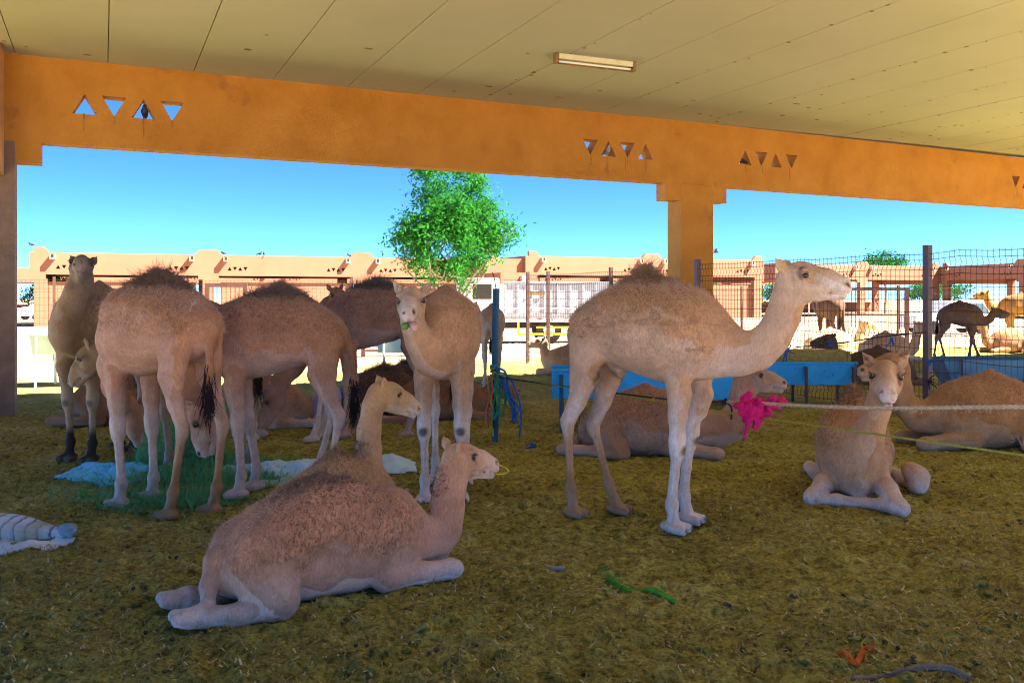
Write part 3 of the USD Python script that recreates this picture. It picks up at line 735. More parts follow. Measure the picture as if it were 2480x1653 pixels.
class Frame:
    """an animal's own frame: photo pixels to points on a plane a given distance left of its midline"""
    def __init__(s, pos, yaw):
        a = math.radians(yaw); s.pos = np.array(pos, float); s.yaw = yaw
        s.f = np.array([math.cos(a), math.sin(a)]); s.l = np.array([-math.sin(a), math.cos(a)])
    def __call__(s, u, v, lat=0.0):
        d = np.array([(u - PW / 2) / FPX, 1.0]); t = (lat + s.l @ s.pos) / (s.l @ d); p = d * t
        return np.array([s.f @ (p - s.pos), lat, CAMZ - (v - HOR) / FPX * t])
    def loc(s, p):
        p = np.asarray(p, float); q = p[:2] - s.pos
        return np.array([s.f @ q, s.l @ q, p[2]])
# ================================================================ the herd
S1 = 1.0544                                                       # first-view pixels to photo pixels
def V3(*a): return np.array(a, float)

# ---- the pale camel standing in profile on the right
def camel_profile():
    fa = Frame((1.25, 6.51), -33); pal = palette(base=(.47, .30, .19), wool=(.33, .185, .085), pale=(.62, .52, .44))
    b = Body(); T, Bt = trunk(b, STAND, pal, hump=.20, wool=.8)
    neck(b, [V3(.10, 0, 1.43), V3(.27, 0, 1.345), V3(.42, 0, 1.295), V3(.56, 0, 1.315), V3(.665, 0, 1.42), V3(.735, 0, 1.56), V3(.775, 0, 1.70), V3(.80, 0, 1.79)], [.24, .175, .135, .115, .106, .100, .097, .10], pal, sq=.70)
    b.cap(V3(.16, 0, 1.20), V3(.45, 0, 1.23), .10, .07, k=.06, col=pal["pale"])
    H = head(b, V3(.765, 0, 1.915), V3(1, 0, -.05), pal, L=.415, face=(.52, .36, .23))
    for sd, el, kn, fe, so in ((-1, (.03, -.16, 1.10), (.028, -.165, .615), (-.013, -.165, .20), (-.01, -.165, 0)), (1, (.07, .15, 1.07), (.005, .14, .64), (-.045, .14, .20), (-.02, .14, 0))):
        shoulder(b, sd, pal, V3(.02, sd * .13, 1.60), V3(.14, sd * .155, 1.33), V3(*el), wool=.5)
        front_leg(b, sd, pal, el, kn, fe, so, toe=(.95, .0))
    hind_leg(b, -1, pal, (-.67, -.13, 1.43), (-.70, -.16, 1.08), (-.872, -.16, .70), (-.85, -.155, .215), (-.83, -.155, 0), toe=(1, -.1), low=(.37, .225, .125))
    hind_leg(b, 1, pal, (-.66, .12, 1.43), (-.64, .14, 1.08), (-.80, .13, .66), (-.665, .13, .22), (-.60, .13, 0), toe=(1, .1), low=(.37, .225, .125))
    tail(b, [(-.85, 0, 1.44), (-.92, .02, 1.32), (-.93, .04, 1.13), (-.91, .05, .98)], pal)
    b.cap(V3(-.55, 0, 1.17), V3(-.50, 0, 1.10), .05, .035, k=.05, col=pal["dark"])
    finish("camel", "tall pale camel standing in full profile facing right, nearest standing animal on the right", fa.pos, -33, b, [H], pal, .0095, seed=11,
           hump_tuft=((-.28, 0, 1.90), .13, 900, .05), wool_fur=16000, tail_tuft=((-.91, .05, .95), 300, .22), fur_len=.020, tuft_mat="hair_brown", fur_mat="hair_tan")

# lying trunk: the standing one let down on the ground
LIE = [(-.87, .44, .10, .15), (-.76, .54, .06, .20), (-.58, .64, .03, .26), (-.31, .68, .02, .32), (-.10, .69, .02, .31), (.06, .66, .03, .26), (.19, .54, .09, .19)]
def lying_legs(b, pal, s, knee_x=.50, spread=.22, stifle=(-.52, .33), hock_x=-1.12, which=(-1, 1), far_hock=None, hip_z=.36, stifle_l=None):
    for sd in which:
        el = V3(.0, sd * spread * .95, .13) * s
        shoulder(b, sd, pal, V3(.0, sd * .15, .56) * s, V3(.12, sd * .19, .30) * s, el, s, wool=.35)
        kn = V3(knee_x, sd * (spread + .02), .085) * s
        leg(b, [el, .5 * (el + kn) + V3(0, 0, .01), kn], [.10, .072, .062], pal, s, cols=[pal["base"], pal["pale"]])
        b.cap(kn, kn + V3(.03, 0, -.01) * s, .070 * s, .066 * s, k=.03, col=pal["pale"])
        leg(b, [kn + V3(0, -sd * .03, -.03) * s, V3(.13, sd * spread * .72, .045) * s], [.050, .042], pal, s)
        b.spot(kn + V3(.06, 0, -.03) * s, .05 * s, pal["pad"], .6, .7)
    for sd in which:
        st = V3(stifle[0], sd * stifle[1], .13) * s
        if stifle_l is not None and sd == 1: st = np.asarray(stifle_l) * s
        hip = V3(-.76, sd * .17, hip_z) * s; hk = V3(hock_x, sd * .25, .085) * s
        if far_hock is not None and sd == far_hock[0]: hk = np.asarray(far_hock[1]) * s
        h2 = .55 * hip + .45 * st; b.cap(hip, h2, .17 * s, .155 * s, k=.09, sq=.68, col=pal["base"], wool=.3); b.cap(h2, st, .155 * s, .125 * s, k=.03, sq=.74, col=pal["base"])
        b.cap(st, st + V3(.03, 0, -.03) * s, .115 * s, .085 * s, k=.05, col=pal["base"])
        leg(b, [st + V3(-.06, 0, -.04) * s, .5 * (st + hk) + V3(0, 0, -.03) * s, hk], [.095, .066, .060], pal, s, cols=[pal["base"], pal["pale"]])
        b.cap(hk + V3(-.02, 0, 0) * s, hk + V3(-.09, 0, .0) * s, .066 * s, .060 * s, k=.03, col=pal["pale"])
        leg(b, [hk + V3(.03, -sd * .05, -.03) * s, V3(hock_x + .52, sd * .16, .045) * s], [.05, .042], pal, s)

# ---- the woolly camel lying in the foreground
def camel_front():
    fb = Frame((-.816, 5.27), 32); s = .80
    pal = palette(base=(.47, .275, .185), wool=(.33, .165, .10), pale=(.60, .46, .375))
    b = Body(); ST = [(-1.05, .46, .14, .15), (-.95, .57, .10, .20), (-.80, .66, .05, .27), (-.54, .75, .02, .33), (-.22, .76, .02, .325), (.06, .68, .03, .27), (.22, .55, .07, .20)]
    trunk(b, ST, pal, s, hump=.155, hump_x=-.41, wool=1.0, hump_w=.15)
    for x0, x1, zz, rr_ in ((-.90, -.72, .43, .20), (-.72, -.1, .47, .30), (-.15, .06, .47, .22)):
        for sd in (-1, 1): b.cap(V3(x0, sd * .12, zz) * s, V3(x1, sd * .12, zz) * s, rr_ * s * .80, k=.06, col=pal["wool"], wool=1.0)
    neck(b, [V3(.10, 0, .36), V3(.27, 0, .235), V3(.40, 0, .215), V3(.475, 0, .28), V3(.505, 0, .40), V3(.522, 0, .53), V3(.545, 0, .63), V3(.555, 0, .68)], [.26, .175, .14, .12, .105, .098, .098, .10], pal, s, sq=.72)
    b.cap(V3(.45, 0, .45), V3(.50, 0, .62), .075, .075, k=.05, sq=.7, col=pal["wool"], wool=.6)
    H = head(b, V3(.525, 0, .800), V3(1, 0, -.18), pal, s, L=.435, ears="up", mouth=.018, face=(.47, .28, .175))
    # near fore leg stretched out, elbow tucked
    for sd in (-1, 1):
        el = V3(-.01, sd * .185, .10); kn = V3(.40, sd * .20, .095)
        shoulder(b, sd, pal, V3(-.02, sd * .14, .44), V3(.12, sd * .17, .27), el, s, wool=.3)
        leg(b, [el, V3(.2, sd * .195, .105), kn], [.098, .076, .066], pal, s, cols=[pal["base"], pal["pale"]])
        b.cap(kn, kn + V3(.035, 0, -.005), .072 * s, .066 * s, k=.03, col=pal["pale"])
        leg(b, [kn + V3(0, -sd * .03, -.035), V3(.12, sd * .15, .03)], [.05, .042], pal, s)
    for sd in (-1, 1):
        st = V3(-.665, sd * .245, .135); hip = V3(-.76, sd * .15, .29); hk = V3(-1.03, sd * .165, .072)
        h2 = .5 * hip + .5 * st; b.cap(hip, h2, .155, .145, k=.09, sq=.66, col=pal["base"], wool=.6); b.cap(h2, st, .145, .122, k=.025, sq=.76, col=pal["base"])
        b.cap(st, st + V3(.035, 0, -.05), .108, .075, k=.05, col=pal["pale"])
        leg(b, [st + V3(-.04, 0, -.05), V3(-.86, sd * .21, .058), hk], [.082, .062, .058], pal, s * 1.12, cols=[pal["base"], pal["pale"]])
        b.cap(hk, hk + V3(-.07, -sd * .0, .0), .062, .052, k=.03, col=pal["pale"])
        for q in (-1, 1): b.cap(hk + V3(-.07, q * .03, 0), hk + V3(-.125, q * .042, .012), .046, .034, k=.008, col=pal["pale"])
        leg(b, [hk + V3(.0, -sd * .06, -.03), V3(-.75, sd * .15, .035)], [.045, .04], pal, s)
        b.spot(hk + V3(.03, -.06 if sd < 0 else .0, .05), .06, (.36, .24, .15), .7, .7)
    tail(b, [(-.86, -.03, .37), (-.94, -.07, .32), (-.98, -.10, .20), (-.985, -.11, .05)], pal, 1.5, col=(.34, .20, .14))
    finish("camel", "woolly pinkish tan camel lying in the foreground with legs folded, facing right", fb.pos, 32, b, [H], pal, .0080, seed=12, s=s,
           hump_tuft=((-.38, 0, .71), .13, 700, .03), wool_z=(.20, .34), wool_fur=14000, fur_len=.016, fur_mat="hair_tan", tail_tuft=((-.985, -.11, .08), 160, .06), mane=[((.41, 0, .58), .09, 260, .018)], coat_noise=.08)
camel_profile()
camel_front()

# ---- templates for the rest of the herd
NECK_R = [.24, .175, .138, .118, .107, .101, .10]
NECK_A = [(.10, 0, 1.43), (.27, 0, 1.345), (.42, 0, 1.295), (.56, 0, 1.315), (.66, 0, 1.43), (.725, 0, 1.56), (.77, 0, 1.72)]
def stand(label, pos, yaw, pal, s=1.0, nk=None, nr=None, poll=(.765, 0, 1.915), fwd=(1, 0, -.08), up=(0, 0, 1), gait=(0, 0, 0, 0), res=.012, tl=None, tuft=True, seed=1, ears="back", mouth=0.0,
          fur=5000, low=None, hump=.16, tuft_mat="hair_dark", face=None, hair=.06, group=None, nax=None, headL=.45, wool=.8, trunk_st=None, extra=None, dark_feet=None, tuft_n=700):
    b = Body(); P = lambda q: np.asarray(q, float) * s
    trunk(b, trunk_st or STAND, pal, s, hump=hump, wool=wool)
    pts = [P(q) for q in (nk or NECK_A)]; rr_ = nr or NECK_R
    rr_ = np.interp(np.linspace(0, 1, len(pts)), np.linspace(0, 1, len(rr_)), rr_)
    pl = P(poll); pts.append(pl + s * (.05 * unit(fwd) - .12 * np.asarray(up, float))); rr_ = np.append(rr_, .10)
    neck(b, pts, rr_, pal, s, sq=.72, ax=nax)
    H = head(b, pl, fwd, pal, s, up=up, L=headL, ears=ears, mouth=mouth, face=face)
    for k, sd in enumerate((1, -1)):
        dx = gait[k]
        el, kn, fe, so = (.05, sd * .155, 1.09), (.02 + dx * .45, sd * .155, .63), (-.02 + dx, sd * .15, .20), (dx, sd * .15, 0)
        shoulder(b, sd, pal, P((.02, sd * .13, 1.60)), P((.14, sd * .155, 1.33)), P(el), s, wool=wool * .6)
        front_leg(b, sd, pal, P(el), P(kn), P(fe), P(so), s, toe=(1, 0))
        dx = gait[2 + k]
        hind_leg(b, sd, pal, P((-.67, sd * .13, 1.43)), P((-.67 + dx * .15, sd * .165, 1.08)), P((-.86 + dx * .55, sd * .155, .69)), P((-.79 + dx, sd * .15, .215)), P((-.74 + dx, sd * .15, 0)), s, toe=(1, 0), low=low)
        if dark_feet:
            for c in ((gait[k], .16), (-.74 + gait[2 + k], .16)): b.spot(P((c[0], sd * .15, c[1])), .24 * s, dark_feet, .5, .9)
    tp = [P(q) for q in (tl or [(-.86, 0, 1.45), (-.935, .01, 1.33), (-.95, .02, 1.13), (-.94, .03, .96)])]
    tail(b, tp, pal, s, col=pal["wool"])
    if extra: extra(b, H)
    t = finish("camel", label, pos, yaw, b, [H], pal, res, seed=seed, s=s, group=group, hump_tuft=(P((-.28, 0, 1.77 + hump - .04)), .15 * s, tuft_n, hair * s) if tuft else None,
               tail_tuft=(tp[-1], 220, .24 * s), wool_fur=fur, tuft_mat=tuft_mat, fur_mat="hair_tan", fur_len=.018)
    return t, H

LNECK = [(.10, 0, .42), (.27, 0, .30), (.42, 0, .27), (.53, 0, .36), (.58, 0, .52), (.61, 0, .70), (.64, 0, .86)]
def lie(label, pos, yaw, pal, s=1.0, nk=None, nr=None, poll=(.63, 0, 1.03), fwd=(1, 0, -.12), up=(0, 0, 1), res=.013, seed=1, ears="back", tuft=True, fur=4000, tuft_mat="hair_dark", face=None,
        hair=.05, group=None, nax=None, wool=.8, knee_x=.50, custom=None, hump=.15, no_head=False, st=None, hump_w=.10, headL=.45):
    b = Body(); P = lambda q: np.asarray(q, float) * s
    trunk(b, st or LIE, pal, s, hump=hump, wool=wool, hump_w=hump_w)
    heads = []
    if not no_head:
        pts = [P(q) for q in (nk or LNECK)]; rr_ = nr or NECK_R
        rr_ = np.interp(np.linspace(0, 1, len(pts)), np.linspace(0, 1, len(rr_)), rr_)
        pl = P(poll); pts.append(pl + s * (.05 * unit(fwd) - .12 * np.asarray(up, float))); rr_ = np.append(rr_, .10)
        neck(b, pts, rr_, pal, s, sq=.72, ax=nax)
        heads = [head(b, pl, fwd, pal, s, up=up, L=headL, ears=ears, face=face)]
    if custom: custom(b)
    else: lying_legs(b, pal, s, knee_x=knee_x)
    tail(b, [P((-.90, 0, .38)), P((-.98, .02, .30)), P((-1.03, .03, .17)), P((-1.04, .03, .06))], pal, s, col=pal["wool"])
    return finish("camel", label, pos, yaw, b, heads, pal, res, seed=seed, s=s, group=group, hump_tuft=(P((-.28, 0, .71 + hump - .04)), .14 * s, 600, hair * s) if tuft else None,
                  wool_fur=fur, tuft_mat=tuft_mat, fur_mat="hair_tan", fur_len=.018)

def brand(strokes, r, mat, name="brand_mark"):
    """old branding scars: pale lines raised on the hide, found under the photo pixels they show at"""
    V, N, pos, yaw, t = SKIN["last"]; fr = Frame(pos, yaw); z0 = t.GetAttribute("xformOp:translate").Get()[2]
    o = np.array([*(np.array([fr.f @ -fr.pos, fr.l @ -fr.pos])), CAMZ - z0]); ms = []
    for st_ in strokes:
        P = []
        for u, v in st_:
            d = unit([fr.f @ [(u - PW / 2) / FPX, 1.0], fr.l @ [(u - PW / 2) / FPX, 1.0], -(v - HOR) / FPX])
            w = V - o; tt = w @ d; off = np.linalg.norm(w - tt[:, None] * d, axis=1); ok = off < .02
            if ok.any(): i = np.nonzero(ok)[0][np.argmin(tt[ok] + off[ok])]; P.append(V[i] + N[i] * .002)
        if len(P) > 1: ms.append(tube(catmull(P, 4), r, 5))
    if ms: part(t, name, cat(ms), mat, True)
M["scar"] = surf("scar_skin", (.50, .36, .27), .8, var=.2, scale=20); M["scar_dark"] = surf("dark_scar_skin", (.20, .11, .075), .8, var=.2, scale=20)
tan = palette(); rosy = palette(base=(.43, .235, .150), wool=(.31, .155, .08), pale=(.54, .41, .33))
rosy2 = palette(base=(.39, .225, .15), wool=(.27, .14, .08), pale=(.52, .39, .32))
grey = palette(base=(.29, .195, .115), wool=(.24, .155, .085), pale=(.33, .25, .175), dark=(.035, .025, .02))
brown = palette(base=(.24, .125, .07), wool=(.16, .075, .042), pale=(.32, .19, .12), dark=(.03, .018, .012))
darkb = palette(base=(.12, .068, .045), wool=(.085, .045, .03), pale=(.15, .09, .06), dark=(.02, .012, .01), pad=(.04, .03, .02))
cream = palette(base=(.62, .47, .30), wool=(.58, .42, .25), pale=(.66, .54, .40))
light = palette(base=(.50, .33, .20), wool=(.42, .26, .14), pale=(.55, .41, .29))

# ---- left: the big animal seen from behind, grazing at the bale
low_neck = [(.10, 0, 1.42), (.30, -.02, 1.30), (.47, -.07, 1.10), (.58, -.16, .92), (.66, -.27, .78), (.74, -.38, .70)]
stand("large rosy tan camel with spiky dark hump, rump turned to the viewer, on the left", (-3.10, 7.34), 146, rosy, 1.02, nk=low_neck, poll=(.80, -.46, .74), fwd=(.55, -.55, -.62), up=(.5, -.4, .76),
      gait=(.0, .02, .10, -.02), res=.0095, seed=21, fur=9000, low=(.36, .21, .11), hair=.062, tuft_n=1500)
brand([[(460, 722), (468, 733), (478, 726)], [(462, 738), (470, 730), (479, 722)], [(464, 742), (461, 748)], [(466, 704), (472, 706)]], .007, M["scar"])
# ---- second from left, head down behind it
low2 = [(.10, 0, 1.42), (.30, .03, 1.30), (.44, .07, 1.12), (.50, .10, .95), (.47, .12, .84)]
stand("rosy camel with long dark tail, right beside the large rosy camel's rump", (-2.29, 7.60), 186, rosy2, .95, nk=low2, poll=(.42, .14, .84), fwd=(.12, -.05, -1), up=(1, 0, .15), gait=(.02, -.06, .02, .16), res=.0105, seed=22,
      fur=8000, hump=.14, hair=.05, tl=[(-.86, 0, 1.45), (-.95, .02, 1.32), (-.98, .04, 1.06), (-.98, .05, .84)])
# ---- the one with its tongue out
nkj = [(.08, 0, 1.42), (.24, -.03, 1.28), (.36, -.10, 1.30), (.43, -.16, 1.42), (.45, -.20, 1.56), (.42, -.21, 1.68)]
tj, HJ = stand("tan camel standing head-on, pink tongue out, left of the blue post", (-.58, 7.42), -91, palette(base=(.44, .275, .165), wool=(.33, .18, .085), pale=(.60, .50, .42)), .98, nk=nkj, nr=[.23, .175, .15, .125, .112, .105],
      poll=(.34, -.215, 1.835), fwd=(.985, .06, -.15), up=(.15, 0, .985), headL=.47, gait=(-.05, .02, .05, -.05), res=.0095, seed=23, ears="up", mouth=.06, face=(.50, .345, .22), fur=6000, hump=.13, tuft=False)
_r = np.random.default_rng(5)
mo, f_, u_, s_, L_ = HJ["mouth"], HJ["f"], HJ["u"], HJ["sd"], HJ["L"]
tg = tube(catmull([mo - f_ * .07 + s_ * .02, mo - .01 * u_ + s_ * .03, mo + f_ * .045 - u_ * .02 + s_ * .045, mo + f_ * .055 - u_ * .055 + s_ * .05], 5), np.interp(np.linspace(0, 1, 16), [0, .5, .9, 1], [.024, .030, .026, .010]), 10, squash=.5)
part(tj, "tongue", tg, M["tongue"], True)
part(tj, "cud", move(trimesh.creation.icosphere(2, .030), *(mo - s_ * .03 + f_ * .02 - u_ * .028)), M["cud"], True)
# ---- far left, head held up, dark feet
nke = [(.10, 0, 1.44), (.28, .05, 1.36), (.40, .12, 1.45), (.44, .20, 1.60), (.42, .25, 1.76), (.36, .27, 1.88)]
stand("grey-beige camel with raised chin and dark feet, standing head-on beside the left pillar", (-4.43, 9.15), -101, grey, .99, nk=nke, nr=[.25, .19, .16, .135, .12, .11], poll=(.28, .22, 2.09), fwd=(.84, .52, .14), up=(-.14, -.06, .98),
      gait=(.06, .0, .1, -.1), res=.0115, seed=24, face=(.13, .09, .06), fur=3000, tuft=False, dark_feet=(.03, .022, .016), mouth=.02)
# ---- only its lowered head shows beside the big one
lowh = [(.10, 0, 1.40), (.32, 0, 1.28), (.50, 0, 1.20), (.66, 0, 1.22), (.78, 0, 1.26)]
stand("tan camel whose lowered head pokes out left of the big rosy camel", (-3.36, 8.80), 178, grey, .92, nk=lowh, poll=(.92, .02, 1.36), fwd=(.62, .12, -.78), up=(.7, 0, .7), res=.014, seed=25, fur=0, tuft=False, hump=.06)
# ---- third, behind, dark hump, neck reaching down to the left
lown = [(.10, 0, 1.42), (.32, .03, 1.26), (.52, .06, 1.05), (.70, .10, .84), (.86, .13, .66)]
stand("mauve-brown camel with dark tufted hump, standing broadside behind the second camel", (-1.95, 10.9), 188, palette(base=(.34, .19, .13), wool=(.25, .13, .08), pale=(.40, .27, .21)), 1.02, nk=lown, poll=(.96, .16, .62), fwd=(.55, .1, -.83), up=(.8, 0, .55), gait=(.1, -.05, .1, -.15),
      res=.0125, seed=26, fur=4000, hair=.08, tuft_n=1100)
stand("brown camel of which the fuzzy hump shows above the second standing camel", (-3.05, 10.6), 176, tan, .99, nk=lown, poll=(.96, .1, .62), fwd=(.5, .1, -.85), up=(.8, 0, .55), res=.016, seed=27, fur=0, tuft_mat="hair_brown")
nki = [(.10, 0, 1.44), (.26, 0, 1.36), (.38, 0, 1.42), (.44, 0, 1.56), (.46, 0, 1.70)]
stand("dark-faced camel peering over the mauve-brown camel's back", (-2.58, 13.1), -82, brown, .98, nk=nki, poll=(.44, .0, 1.90), fwd=(.86, .25, -.30), up=(.3, 0, .95), res=.016, seed=28, fur=0, tuft=False)
# ---- small one seen from behind beyond the blue post
nkl = [(.10, 0, 1.44), (.28, .08, 1.40), (.40, .18, 1.45), (.46, .28, 1.58), (.46, .34, 1.72)]
stand("slender young camel seen from behind beyond the blue post, head turned left", (-.40, 17.2), 93, light, .84, nk=nkl, poll=(.46, .38, 1.88), fwd=(.1, 1, -.12), up=(0, 0, 1), res=.016, seed=29, fur=0, tuft=False)

# ---- lying animals
fc = Frame((-1.10, 6.40), 52)
def q_(u, v, lat=0.0): return fc(u * S1, v * S1, lat)
nkc = [q_(800, 1125), q_(838, 1085), q_(846, 1030), q_(848, 980), q_(856, 930), q_(868, 900)]
lie("sandy young camel sitting right behind the foreground camel, neck held upright", fc.pos, 52, palette(base=(.44, .28, .16), wool=(.40, .24, .11), pale=(.54, .41, .30)), .76, nk=[p / .76 for p in nkc], nr=[.25, .18, .13, .115, .105, .10], poll=q_(882, 870) / .76,
    fwd=(.86, -.46, -.38), res=.0095, seed=31, face=(.42, .27, .13), hump=.21, hump_w=.15, hair=.025, tuft_mat="hair_brown", ears="back", headL=.45)
lie("woolly camel lying beside the blue trough behind the tall pale camel's legs", (1.70, 9.55), -10, palette(base=(.36, .22, .14), wool=(.27, .145, .075), pale=(.44, .30, .22)), .95, nk=[(.08, 0, .42), (.28, 0, .32), (.48, 0, .30), (.66, 0, .36), (.76, 0, .50), (.80, 0, .70), (.83, 0, .84)],
    nr=[.27, .22, .19, .165, .14, .125, .12], poll=(.84, 0, 1.03), fwd=(1, 0, -.15), res=.0115, seed=32, tuft=False, fur=12000, wool=1.0)
def front_sitter(b):
    pal = front_pal
    for sd, kn, tuck in ((-1, V3(.32, -.34, .085), V3(.34, .02, .05)), (1, V3(.56, .27, .095), V3(.30, .06, .05))):
        el = V3(.06, sd * .17, .20)
        shoulder(b, sd, pal, V3(.0, sd * .12, .54), V3(.15, sd * .145, .34), el, 1.0, wool=.35)
        leg(b, [el, .5 * (el + kn) + V3(0, 0, .02), kn], [.105, .080, .066], pal, 1.0, cols=[pal["base"], pal["pale"]])
        b.cap(kn, kn + V3(.035, sd * .02, -.01), .072, .068, k=.03, col=pal["pale"])
        leg(b, [kn + V3(-.02, 0, -.03), .5 * (kn + tuck), tuck], [.052, .045, .045], pal)
        b.spot(kn + V3(.07, 0, -.02), .045, pal["pad"], .6, .7)
    lying_hind(b, pal, 1.0, 1, V3(-.26, .52, .17)); lying_hind(b, pal, 1.0, -1, V3(-.52, -.24, .14))
def lying_hind(b, pal, s, sd, st):
    hip = V3(-.74, sd * .17, .38); hk = V3(-.95, sd * .34, .09)
    b.cap(hip, st, .16, .098, k=.05, sq=.75, col=pal["base"], wool=.1)
    b.cap(st, st + V3(.02, 0, -.05), .095, .08, k=.05, col=pal["pale"])
    leg(b, [st + V3(-.05, 0, -.06), .5 * (st + hk) + V3(0, 0, -.03), hk], [.09, .065, .06], pal, s)
front_pal = palette(base=(.45, .27, .155), wool=(.32, .165, .07), pale=(.60, .49, .41))
lie("tan camel lying head-on with front legs splayed, behind the cream rope on the right", (2.90, 7.50), -107, front_pal, 1.0, nk=[(.10, 0, .50), (.24, .04, .48), (.30, .09, .62), (.29, .15, .82), (.25, .19, .98)], nr=[.22, .17, .14, .12, .11],
    poll=(.17, .22, 1.20), fwd=(.985, -.06, -.16), up=(.16, 0, .985), headL=.53, res=.0095, seed=33, hump=.29, hump_w=.19, st=[(x, t, b_, w * .80) for x, t, b_, w in LIE], custom=front_sitter, ears="up", face=(.48, .30, .18), tuft=True, hair=.03, tuft_mat="hair_brown", fur=6000, wool=1.0)
lie("large brown camel lying at the right edge, facing left behind the head-on camel", (5.08, 10.0), 180, palette(base=(.33, .19, .095), wool=(.28, .15, .07), pale=(.40, .26, .16)), 1.08, nk=[(.10, 0, .42), (.30, 0, .33), (.48, 0, .32), (.60, 0, .44), (.65, 0, .62), (.67, 0, .80)],
    poll=(.66, 0, .98), fwd=(1, 0, -.12), res=.0115, seed=34, tuft=False, fur=6000)
brand([[(2456, 1062), (2462, 1080), (2470, 1066)], [(2468, 1060), (2474, 1078), (2480, 1064)], [(2452, 1074), (2460, 1070)]], .006, M["scar"])
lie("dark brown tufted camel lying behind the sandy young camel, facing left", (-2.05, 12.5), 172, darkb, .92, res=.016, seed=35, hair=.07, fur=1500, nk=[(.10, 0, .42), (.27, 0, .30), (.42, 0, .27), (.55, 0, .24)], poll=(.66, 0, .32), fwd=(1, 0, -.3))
lie("reddish brown camel lying between the legs of the camel with its tongue out", (-.75, 12.3), 10, brown, .9, res=.016, seed=36, fur=1500, nk=[(.10, 0, .42), (.27, 0, .30), (.42, 0, .30), (.5, 0, .45)], poll=(.54, 0, .62))
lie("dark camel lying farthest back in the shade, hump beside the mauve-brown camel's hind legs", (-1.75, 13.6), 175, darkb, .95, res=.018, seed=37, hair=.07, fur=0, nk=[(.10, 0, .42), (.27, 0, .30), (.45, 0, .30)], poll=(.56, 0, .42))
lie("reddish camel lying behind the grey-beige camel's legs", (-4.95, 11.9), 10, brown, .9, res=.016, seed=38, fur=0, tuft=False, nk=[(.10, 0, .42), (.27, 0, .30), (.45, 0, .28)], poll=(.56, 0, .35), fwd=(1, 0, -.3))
lie("pale camel lying behind the hay bale among the standing legs", (-3.55, 11.6), 185, tan, .9, res=.016, seed=39, fur=0, tuft=False, nk=[(.10, 0, .42), (.27, 0, .30), (.45, 0, .28)], poll=(.56, 0, .35), fwd=(1, 0, -.3))
lie("small sunlit camel lying beyond the left end of the blue trough, head facing left", (1.02, 19.5), 178, light, .85, res=.018, seed=40, fur=0, tuft=False, nk=[(.10, 0, .42), (.22, 0, .34), (.32, 0, .42), (.36, 0, .60), (.38, 0, .80)], poll=(.38, 0, .98))
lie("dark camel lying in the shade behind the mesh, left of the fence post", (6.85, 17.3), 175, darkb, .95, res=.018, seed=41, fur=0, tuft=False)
# beyond the mesh, in the next pen
nq = [(.10, 0, 1.44), (.28, 0, 1.28), (.46, 0, 1.22), (.60, 0, 1.30), (.70, 0, 1.45)]
stand("dark brown camel walking right beyond the mesh fence, right of the tall post", (11.95, 23.2), -4, darkb, .86, nk=nq, poll=(.74, 0, 1.62), fwd=(1, 0, -.1), gait=(.35, -.05, .1, -.3), res=.018, seed=42, fur=0, tuft=False, hump=.14)
stand("dark camel seen from behind past the pale camel's muzzle", (9.75, 27.6), 98, darkb, 1.0, res=.022, seed=43, fur=0, tuft=False)
lie("cream white camel lying with raised head beyond the mesh, left of the tall post", (9.75, 26.4), -8, cream, 1.0, res=.022, seed=44, fur=0, tuft=False)
lie("light tan camel lying beyond the mesh beside the tall post, below the cream one", (10.1, 23.4), 8, light, 1.0, res=.020, seed=45, fur=0, tuft=False)
stand("golden brown camel standing in the sun at the right edge beyond the mesh", (16.6, 29.5), 170, palette(base=(.38, .20, .07), wool=(.13, .07, .035), pale=(.42, .26, .12)), 1.0, res=.022, seed=46, fur=0, tuft=False)
lie("tan camel lying in the sun beneath the golden brown one", (14.9, 27.0), 190, palette(base=(.34, .18, .10), wool=(.28, .14, .08), pale=(.4, .25, .16)), .98, res=.022, seed=47, fur=0, tuft=False)
stand("brown camel cut by the right edge, standing behind the golden brown one", (18.9, 31.0), 175, brown, .95, res=.024, seed=48, fur=0, tuft=False)
